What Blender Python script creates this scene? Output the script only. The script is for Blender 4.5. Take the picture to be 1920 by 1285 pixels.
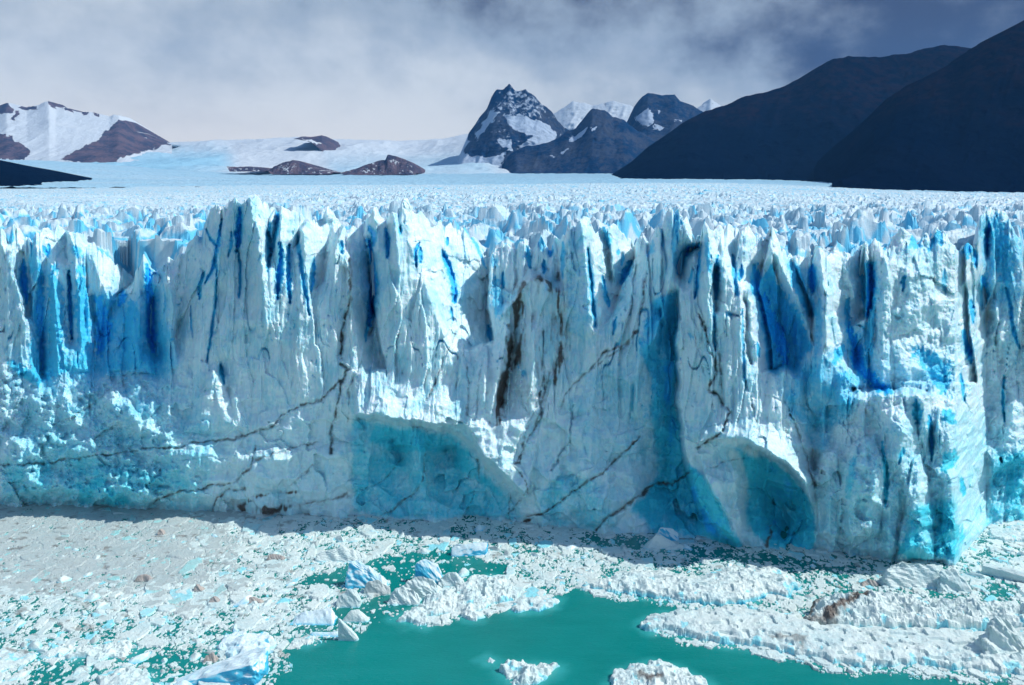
import bpy, math, random
import numpy as np
from mathutils import Vector

# ------------------------------------------------------------------ camera
CAM_H, F, CX, HY = 75.0, 1600.0, 960.0, 330.0      # eye height (m), focal (px of a 1920 frame), centre column, horizon row
sc = bpy.context.scene
for o in list(bpy.data.objects): bpy.data.objects.remove(o)
cam_d = bpy.data.cameras.new('camera'); cam = bpy.data.objects.new('camera', cam_d)
sc.collection.objects.link(cam); sc.camera = cam
cam.location = (0, 0, CAM_H); cam.rotation_euler = (math.radians(90), 0, 0)
cam_d.sensor_width = 36.0; cam_d.lens = 36.0 * F / 1920.0
cam_d.shift_y = -(642.5 - HY) / 1920.0              # architectural (rising-front) shift keeps verticals upright
cam_d.clip_start = 1.0; cam_d.clip_end = 60000

HAZE = 2.1e-5
# ------------------------------------------------------------------ light
SSS = 0.35
SUN_E, SUN_A = math.radians(47), math.radians(-1.5)   # height, angle behind the wall line from +X
sdir = Vector((math.cos(SUN_E)*math.cos(SUN_A), math.cos(SUN_E)*math.sin(SUN_A), math.sin(SUN_E)))
sd = bpy.data.lights.new('sun', 'SUN'); sun = bpy.data.objects.new('sun', sd); sc.collection.objects.link(sun)
sd.energy = 3.6; sd.angle = math.radians(0.5); sd.color = (1.0, 0.95, 0.88)
sun.rotation_euler = sdir.to_track_quat('Z', 'Y').to_euler()
cy = sc.cycles; cy.use_adaptive_sampling = True; cy.adaptive_threshold = 0.03; cy.max_bounces = 5; cy.diffuse_bounces = 3; cy.glossy_bounces = 2; cy.volume_bounces = 0; cy.transmission_bounces = 2
sc.view_settings.view_transform = 'Standard'; sc.view_settings.look = 'None'
sc.view_settings.exposure = 0.34; sc.view_settings.gamma = 1.0

def N(nt, t, **kw):
    n = nt.nodes.new(t)
    for k, v in kw.items():
        if k in n.inputs.keys() if hasattr(n.inputs, 'keys') else False: n.inputs[k].default_value = v
        else: setattr(n, k, v)
    return n
def math_n(nt, op, a, b=None, clamp=False):
    n = nt.nodes.new('ShaderNodeMath'); n.operation = op; n.use_clamp = clamp
    for i, v in enumerate((a, b)):
        if v is None: continue
        if isinstance(v, (int, float)): n.inputs[i].default_value = v
        else: nt.links.new(v, n.inputs[i])
    return n.outputs[0]
def mixc(nt, fac, a, b):
    n = nt.nodes.new('ShaderNodeMix'); n.data_type = 'RGBA'
    for i, v in ((0, fac), (6, a), (7, b)):
        if isinstance(v, (int, float)): n.inputs[i].default_value = v
        elif isinstance(v, tuple): n.inputs[i].default_value = v if len(v) == 4 else v + (1,)
        else: nt.links.new(v, n.inputs[i])
    return n.outputs[2]
def ramp(nt, fac, lo, hi, a=0.0, b=1.0, smooth=True):
    n = nt.nodes.new('ShaderNodeMapRange'); n.interpolation_type = 'SMOOTHSTEP' if smooth else 'LINEAR'
    n.inputs[1].default_value = lo; n.inputs[2].default_value = hi; n.inputs[3].default_value = a; n.inputs[4].default_value = b
    nt.links.new(fac, n.inputs[0]); return n.outputs[0]
def srgb(r, g, b):
    f = lambda c: ((c/255+0.055)/1.055)**2.4 if c > 10.3 else c/255/12.92
    return (f(r), f(g), f(b))

w = bpy.data.worlds.new('World'); sc.world = w; w.use_nodes = True
nt = w.node_tree; nt.nodes.clear()
out = nt.nodes.new('ShaderNodeOutputWorld'); bg = nt.nodes.new('ShaderNodeBackground')
sky = nt.nodes.new('ShaderNodeTexSky'); sky.sky_type = 'NISHITA'; sky.sun_disc = False
sky.sun_elevation = SUN_E; sky.sun_rotation = math.radians(90) - SUN_A; sky.altitude = 200; sky.air_density = 1.0; sky.dust_density = 0.6; sky.ozone_density = 2.0
tc = nt.nodes.new('ShaderNodeTexCoord'); sep = nt.nodes.new('ShaderNodeSeparateXYZ')
nt.links.new(tc.outputs['Generated'], sep.inputs[0])
dx, dy, dz = sep.outputs
# overcast deck over the mountains: noise on the sky direction, stretched towards the horizon like a flat cloud layer
inv = math_n(nt, 'DIVIDE', 1.0, math_n(nt, 'ADD', math_n(nt, 'ABSOLUTE', dz), 0.10))
comb = nt.nodes.new('ShaderNodeCombineXYZ')
nt.links.new(math_n(nt, 'MULTIPLY', dx, inv), comb.inputs[0]); nt.links.new(math_n(nt, 'MULTIPLY', dy, math_n(nt, 'MULTIPLY', inv, 0.6)), comb.inputs[1])
nz = nt.nodes.new('ShaderNodeTexNoise'); nz.inputs['Scale'].default_value = 0.9; nz.inputs['Detail'].default_value = 6; nz.inputs['Roughness'].default_value = 0.5; nz.inputs['Distortion'].default_value = 0.35
nt.links.new(comb.outputs[0], nz.inputs['Vector'])
nz2 = nt.nodes.new('ShaderNodeTexNoise'); nz2.inputs['Scale'].default_value = 5.0; nz2.inputs['Detail'].default_value = 7; nz2.inputs['Roughness'].default_value = 0.56
mp = nt.nodes.new('ShaderNodeMapping'); mp.inputs['Scale'].default_value = (1.15, 0.3, 1.5); mp.inputs['Location'].default_value = (3.1, 0, 1.7)
nt.links.new(tc.outputs['Generated'], mp.inputs[0]); nt.links.new(mp.outputs[0], nz2.inputs['Vector'])
cl = math_n(nt, 'ADD', math_n(nt, 'MULTIPLY', nz.outputs['Fac'], 0.15), math_n(nt, 'MULTIPLY', nz2.outputs['Fac'], 0.85))
# where the deck is thick (towards +X and up) it is dark, low in front it is thin and bright
thick = math_n(nt, 'ADD', math_n(nt, 'MULTIPLY', dx, 1.05), math_n(nt, 'MULTIPLY', dz, 2.4))
thick = math_n(nt, 'ADD', thick, math_n(nt, 'MULTIPLY', math_n(nt, 'SUBTRACT', cl, 0.5), 2.5))
t1 = ramp(nt, thick, -0.25, 0.55)
t2 = ramp(nt, thick, 0.38, 1.0)
ccol = mixc(nt, t1, srgb(206, 213, 218), srgb(150, 165, 181))
ccol = mixc(nt, t2, ccol, srgb(62, 68, 90))
low = ramp(nt, dz, 0.0, 0.13, 1.0, 0.0)
warm = math_n(nt, 'MULTIPLY', low, ramp(nt, dx, -0.35, 0.2, 1.0, 0.0))
ccol = mixc(nt, math_n(nt, 'MULTIPLY', warm, 0.85), ccol, srgb(226, 223, 221))
skys = nt.nodes.new('ShaderNodeVectorMath'); skys.operation = 'SCALE'; skys.inputs['Scale'].default_value = 0.12
nt.links.new(sky.outputs[0], skys.inputs[0])
front = math_n(nt, 'MULTIPLY', ramp(nt, dy, -0.1, 0.45), ramp(nt, dz, 0.35, 0.75, 1.0, 0.0))
col = mixc(nt, front, skys.outputs[0], ccol)
nt.links.new(col, bg.inputs[0]); bg.inputs[1].default_value = 1.0
nt.links.new(bg.outputs[0], out.inputs[0])

# ------------------------------------------------------------------ numpy noise
rng = np.random.default_rng(7); random.seed(7)
def _h(ix, iy, iz, s):
    h = (ix.astype(np.uint32)*np.uint32(374761393) + iy.astype(np.uint32)*np.uint32(668265263) + iz.astype(np.uint32)*np.uint32(2147483647) + np.uint32(s*974711 & 0xffffffff))
    h = (h ^ (h >> np.uint32(13)))*np.uint32(1274126177); h = h ^ (h >> np.uint32(16)); h = h*np.uint32(2246822519); h = h ^ (h >> np.uint32(15))
    return h.astype(np.float32)/np.float32(4294967295.0)
def vnoise(x, y, s=0):
    x = np.asarray(x, np.float32); y = np.asarray(y, np.float32)
    xi = np.floor(x).astype(np.int32); yi = np.floor(y).astype(np.int32); fx = x-xi; fy = y-yi
    ux = fx*fx*fx*(fx*(fx*6-15)+10); uy = fy*fy*fy*(fy*(fy*6-15)+10); z = np.zeros_like(xi)
    a = _h(xi, yi, z, s); b = _h(xi+1, yi, z, s); c = _h(xi, yi+1, z, s); d = _h(xi+1, yi+1, z, s)
    return (a+(b-a)*ux)*(1-uy) + (c+(d-c)*ux)*uy
def fbm(x, y, o=4, s=0, g=0.5, ridged=False):
    v = 0; a = 1.0; t = 0
    for i in range(o):
        n = vnoise(x*2.03**i + 17.3*i, y*2.03**i - 9.1*i, s+i*13)
        if ridged: n = 1-np.abs(2*n-1)
        v = v + a*n; t += a; a *= g
    return v/t
def worley(x, y, s=0):
    """nearest cell: distance, second distance, random id value"""
    x = np.asarray(x, np.float32); y = np.asarray(y, np.float32)
    xi = np.floor(x).astype(np.int32); yi = np.floor(y).astype(np.int32)
    d1 = np.full(x.shape, 9., np.float32); d2 = d1.copy(); idv = np.zeros_like(d1); z = np.zeros_like(xi); ex = d1.copy(); ey = d1.copy()
    for j in (-1, 0, 1):
        for i in (-1, 0, 1):
            cx, cy = xi+i, yi+j
            px = cx + _h(cx, cy, z, s); py = cy + _h(cx, cy, z, s+5)
            d = np.hypot(px-x, py-y); r = _h(cx, cy, z, s+9)
            m = d < d1
            d2 = np.where(m, d1, np.minimum(d2, d)); idv = np.where(m, r, idv); ex = np.where(m, px-x, ex); ey = np.where(m, py-y, ey); d1 = np.where(m, d, d1)
    return d1, d2, idv, ex, ey
def sstep(a, b, x): t = np.clip((x-a)/(b-a), 0, 1); return t*t*(3-2*t)
def inpoly(P, X, Y):
    P = np.asarray(P, np.float32); ins = np.zeros(X.shape, bool); n = len(P)
    for i in range(n):
        x1, y1 = P[i]; x2, y2 = P[(i+1) % n]
        if y1 == y2: continue
        c = ((y1 > Y) != (y2 > Y)) & (X < (x2-x1)*(Y-y1)/(y2-y1)+x1); ins ^= c
    return ins
def distpath(P, X, Y, closed=False):
    """distance to a polyline and the position 0..1 along it"""
    P = np.asarray(P, np.float32)[:, :2]; n = len(P); best = np.full(X.shape, 1e9, np.float32); par = np.zeros(X.shape, np.float32)
    segs = [(i, (i+1) % n) for i in range(n if closed else n-1)]; L = len(segs)
    for k, (i, j) in enumerate(segs):
        a, b = P[i], P[j]; d = b-a; q = max(float(d@d), 1e-6)
        t = np.clip(((X-a[0])*d[0]+(Y-a[1])*d[1])/q, 0, 1)
        r = np.hypot(X-a[0]-t*d[0], Y-a[1]-t*d[1]); m = r < best
        best = np.where(m, r, best); par = np.where(m, (k+t)/L, par)
    return best, par
def sdist(P, X, Y):
    d, _ = distpath(P, X, Y, True); return np.where(inpoly(P, X, Y), d, -d)

# ------------------------------------------------------------------ object helpers
def props(o, label=None, cat=None, group=None, kind=None):
    if label: o['label'] = label
    if cat: o['category'] = cat
    if group: o['group'] = group
    if kind: o['kind'] = kind
    return o
def mesh_obj(name, V, faces, mat, parent=None, attrs=None, smooth=False, loc=None):
    V = np.asarray(V, np.float32); faces = np.asarray(faces, np.int32)
    me = bpy.data.meshes.new(name); nf, k = faces.shape
    me.vertices.add(len(V)); me.vertices.foreach_set('co', V.ravel())
    me.loops.add(nf*k); me.loops.foreach_set('vertex_index', faces.ravel())
    me.polygons.add(nf); me.polygons.foreach_set('loop_start', np.arange(0, nf*k, k, dtype=np.int32))
    me.polygons.foreach_set('use_smooth', np.full(nf, smooth, bool))
    if attrs:
        for an, av in attrs.items():
            a = me.attributes.new(an, 'FLOAT', 'POINT'); a.data.foreach_set('value', np.asarray(av, np.float32).ravel())
    me.update(calc_edges=True); me.validate()
    me.materials.append(mat)
    o = bpy.data.objects.new(name, me); sc.collection.objects.link(o)
    if parent is not None: o.parent = parent
    if loc is not None: o.location = loc
    return o
def grid_faces(nr, nc, mask=None):
    idx = np.arange(nr*nc, dtype=np.int32).reshape(nr, nc)
    f = np.stack([idx[:-1, :-1], idx[:-1, 1:], idx[1:, 1:], idx[1:, :-1]], -1)
    return f.reshape(-1, 4) if mask is None else f[mask]
def compact(V, faces, attrs):
    used = np.zeros(len(V), bool); used[faces.ravel()] = True
    re = np.cumsum(used)-1
    return V[used], re[faces].astype(np.int32), {k: np.asarray(v).ravel()[used] for k, v in (attrs or {}).items()}
def unproj(px, py, Y):
    return np.stack([(px-CX)*Y/F, Y, CAM_H-(py-HY)*Y/F], -1)
def interp(pts, x):
    p = np.asarray(pts, np.float64); return np.interp(x, p[:, 0], p[:, 1])
def empty(name, loc=(0, 0, 0)):
    o = bpy.data.objects.new(name, None); o.location = loc; sc.collection.objects.link(o); return o

# ------------------------------------------------------------------ materials
def new_mat(name):
    m = bpy.data.materials.new(name); m.use_nodes = True; t = m.node_tree; b = t.nodes['Principled BSDF']; return m, t, b
def attr(t, name):
    n = t.nodes.new('ShaderNodeAttribute'); n.attribute_name = name; return n.outputs['Fac']
def tex(t, scale, detail=5, rough=0.55, vec=None, sc3=None, dist=0.0):
    n = t.nodes.new('ShaderNodeTexNoise'); n.inputs['Scale'].default_value = scale; n.inputs['Detail'].default_value = detail
    n.inputs['Roughness'].default_value = rough; n.inputs['Distortion'].default_value = dist
    g = t.nodes.new('ShaderNodeNewGeometry'); src = g.outputs['Position']
    if sc3:
        mp = t.nodes.new('ShaderNodeMapping'); mp.inputs['Scale'].default_value = sc3; t.links.new(src, mp.inputs[0]); src = mp.outputs[0]
    t.links.new(src, n.inputs['Vector']); return n.outputs['Fac']
def bump(t, b, h, strength, dist):
    n = t.nodes.new('ShaderNodeBump'); n.inputs['Strength'].default_value = strength; n.inputs['Distance'].default_value = dist
    t.links.new(h, n.inputs['Height']); t.links.new(n.outputs[0], b.inputs['Normal'])

def ice_mat(name, white, pale, blue, deep, dirtc=(0.115, 0.10, 0.088), rough=0.45, bstr=0.5, teal=None, sss=0):
    """glacier ice: weathered white crust, pale blue ice, fresh saturated ice, debris bands; all from attributes of the ice itself"""
    m, t, b = new_mat(name)
    n1 = tex(t, 0.16, 6, 0.6); n2 = tex(t, 1.3, 6, 0.62); n3 = tex(t, 0.9, 6, 0.6, sc3=(1.6, 1.6, 0.35))
    mott = math_n(t, 'ADD', math_n(t, 'MULTIPLY', n1, 0.6), math_n(t, 'MULTIPLY', n3, 0.4))
    c = mixc(t, ramp(t, mott, 0.44, 0.64), white, pale)
    bl = attr(t, 'blue')
    bl2 = math_n(t, 'ADD', bl, math_n(t, 'MULTIPLY', math_n(t, 'SUBTRACT', n2, 0.5), 0.45))
    if teal:      # ice from near the bed is greener than the ice high on the wall
        g_ = t.nodes.new('ShaderNodeNewGeometry'); sx = t.nodes.new('ShaderNodeSeparateXYZ'); t.links.new(g_.outputs['Position'], sx.inputs[0])
        zz = math_n(t, 'ADD', sx.outputs[2], math_n(t, 'MULTIPLY', math_n(t, 'SUBTRACT', n1, .5), 30.0))
        blue = mixc(t, ramp(t, zz, 12, 38), teal, blue)
        c = mixc(t, ramp(t, zz, 4, 30, .30, 0.0), c, (0.36, 0.72, 0.79))
    c = mixc(t, ramp(t, bl2, 0.08, 0.55), c, blue)
    c = mixc(t, ramp(t, bl2, 0.60, 1.05), c, deep)
    dt = math_n(t, 'ADD', attr(t, 'dirt'), math_n(t, 'MULTIPLY', math_n(t, 'SUBTRACT', n2, 0.5), 0.5))
    c = mixc(t, ramp(t, dt, 0.12, 0.95), c, dirtc)
    t.links.new(c, b.inputs['Base Color']); b.inputs['Roughness'].default_value = rough
    b.inputs['Specular IOR Level'].default_value = 0.35
    hb = math_n(t, 'ADD', math_n(t, 'MULTIPLY', n2, 0.7), math_n(t, 'MULTIPLY', tex(t, 5.0, 4, 0.6), 0.3))
    bump(t, b, hb, bstr, 0.5)
    if sss:
        b.inputs['Subsurface Weight'].default_value = sss; b.inputs['Subsurface Radius'].default_value = (0.25, 0.9, 1.3); b.inputs['Subsurface Scale'].default_value = 1.0
    return m
M_ICE = ice_mat('glacier_ice', (0.66, 0.82, 0.86), (0.37, 0.69, 0.79), (0.06, 0.54, 0.80), (0.012, 0.43, 0.95), teal=(0.045, 0.56, 0.70), sss=SSS)
M_FIELD = ice_mat('crevassed_ice', (0.53, 0.66, 0.72), (0.34, 0.58, 0.69), (0.12, 0.52, 0.74), (0.03, 0.35, 0.72), bstr=0.4)
M_FLOE = ice_mat('floating_ice', (0.60, 0.71, 0.69), (0.48, 0.65, 0.66), (0.25, 0.68, 0.76), (0.02, 0.36, 0.55), bstr=0.5)
M_SLUSH = ice_mat('slush_ice', (0.43, 0.51, 0.505), (0.37, 0.47, 0.475), (0.30, 0.62, 0.62), (0.03, 0.36, 0.40), bstr=0.4)
M_CLEAR = ice_mat('clear_blue_ice', (0.66, 0.80, 0.83), (0.45, 0.72, 0.80), (0.08, 0.52, 0.72), (0.01, 0.36, 0.66), rough=0.25, bstr=0.25)
M_DIRTY = ice_mat('dirty_ice', (0.42, 0.38, 0.34), (0.32, 0.31, 0.30), (0.2, 0.3, 0.3), (0.1, 0.2, 0.25))

m, t, b = new_mat('glacial_water'); M_WATER = m   # milky meltwater, paler where the foot of a floe lies just under it
c = mixc(t, ramp(t, tex(t, 0.03, 3), 0.35, 0.65), (0.0, 0.17, 0.155), (0.0, 0.205, 0.19))
c = mixc(t, ramp(t, tex(t, 0.25, 5, .6, sc3=(.5, 1.6, 1)), .3, .75, 0, .35), c, (0.01, 0.245, 0.23))
c = mixc(t, attr(t, 'shoal'), c, (0.06, 0.46, 0.46))
t.links.new(c, b.inputs['Base Color']); b.inputs['Roughness'].default_value = 0.10; b.inputs['Specular IOR Level'].default_value = 0.28
bump(t, b, tex(t, 1.6, 5, 0.65, sc3=(.6, 1.5, 1)), 0.5, 0.16)

# ------------------------------------------------------------------ the wall: traced in metres of depth along each sight line
WATERLINE = [(-400,948),(-150,942),(0,945),(200,952),(400,962),(600,970),(800,976),(950,980),(1080,993),(1250,1000),(1400,1028),(1530,1035),(1640,1052),(1700,1060),(1790,1057),(1830,1010),(1850,985),(1920,972),(2100,965),(2400,960)]
CREST = [(-400,455),(-360,430),(-340,460),(-300,425),(-270,450),(-240,410),(-215,455),(-180,430),(-150,460),(-110,420),(-90,450),(-50,425),(-20,455),
 (0,432),(5,436),(12,452),(25,415),(40,432),(60,446),(68,428),(80,423),(100,440),(108,423),(130,425),(150,442),(165,455),(200,470),(235,500),(250,515),(262,485),(268,462),(280,488),(295,497),(313,477),(330,484),(345,468),(355,452),(375,435),(388,405),(397,390),(412,385),(430,378),(447,372),(470,367),(478,366),(500,370),(512,379),(520,388),(526,379),(535,385),(545,395),(570,402),(590,412),(605,398),(613,383),(625,392),(645,412),(660,425),(675,410),(690,393),(700,388),(715,393),(727,402),(735,389),(748,388),(753,366),(765,375),(780,392),(800,405),(820,413),(850,422),(875,430),(895,453),(905,466),(918,476),(928,470),(940,452),(950,447),(965,452),(985,442),(998,468),(1010,444),(1015,430),(1030,462),(1042,440),(1052,448),(1060,436),(1066,412),(1090,411),(1100,407),(1118,420),(1128,428),(1136,420),(1150,422),(1175,440),(1190,458),(1200,446),(1215,448),(1228,438),(1240,415),(1255,393),(1270,389),(1280,395),(1300,430),(1313,442),(1322,420),(1330,427),(1350,424),(1380,421),(1420,430),(1438,438),(1448,428),(1456,445),(1470,463),(1500,470),(1530,463),(1560,474),(1600,468),(1620,460),(1650,450),(1665,455),(1680,432),(1690,425),(1700,432),(1720,450),(1735,432),(1745,440),(1755,415),(1770,430),(1790,450),(1800,462),(1815,440),(1830,452),(1840,402),(1852,388),(1870,390),(1885,393),(1895,412),(1910,440),(1925,470),(1950,430),(1980,460),(2010,420),(2050,465),(2090,430),(2120,470),(2170,440),(2200,460),(2250,435),(2300,470),(2400,450)]
GX0, GX1, GY0, GY1, GS = -300.0, 2220.0, 350.0, 1080.0, 1.5
def Yb(px): return CAM_H*F/(interp(WATERLINE, px)-HY)
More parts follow.
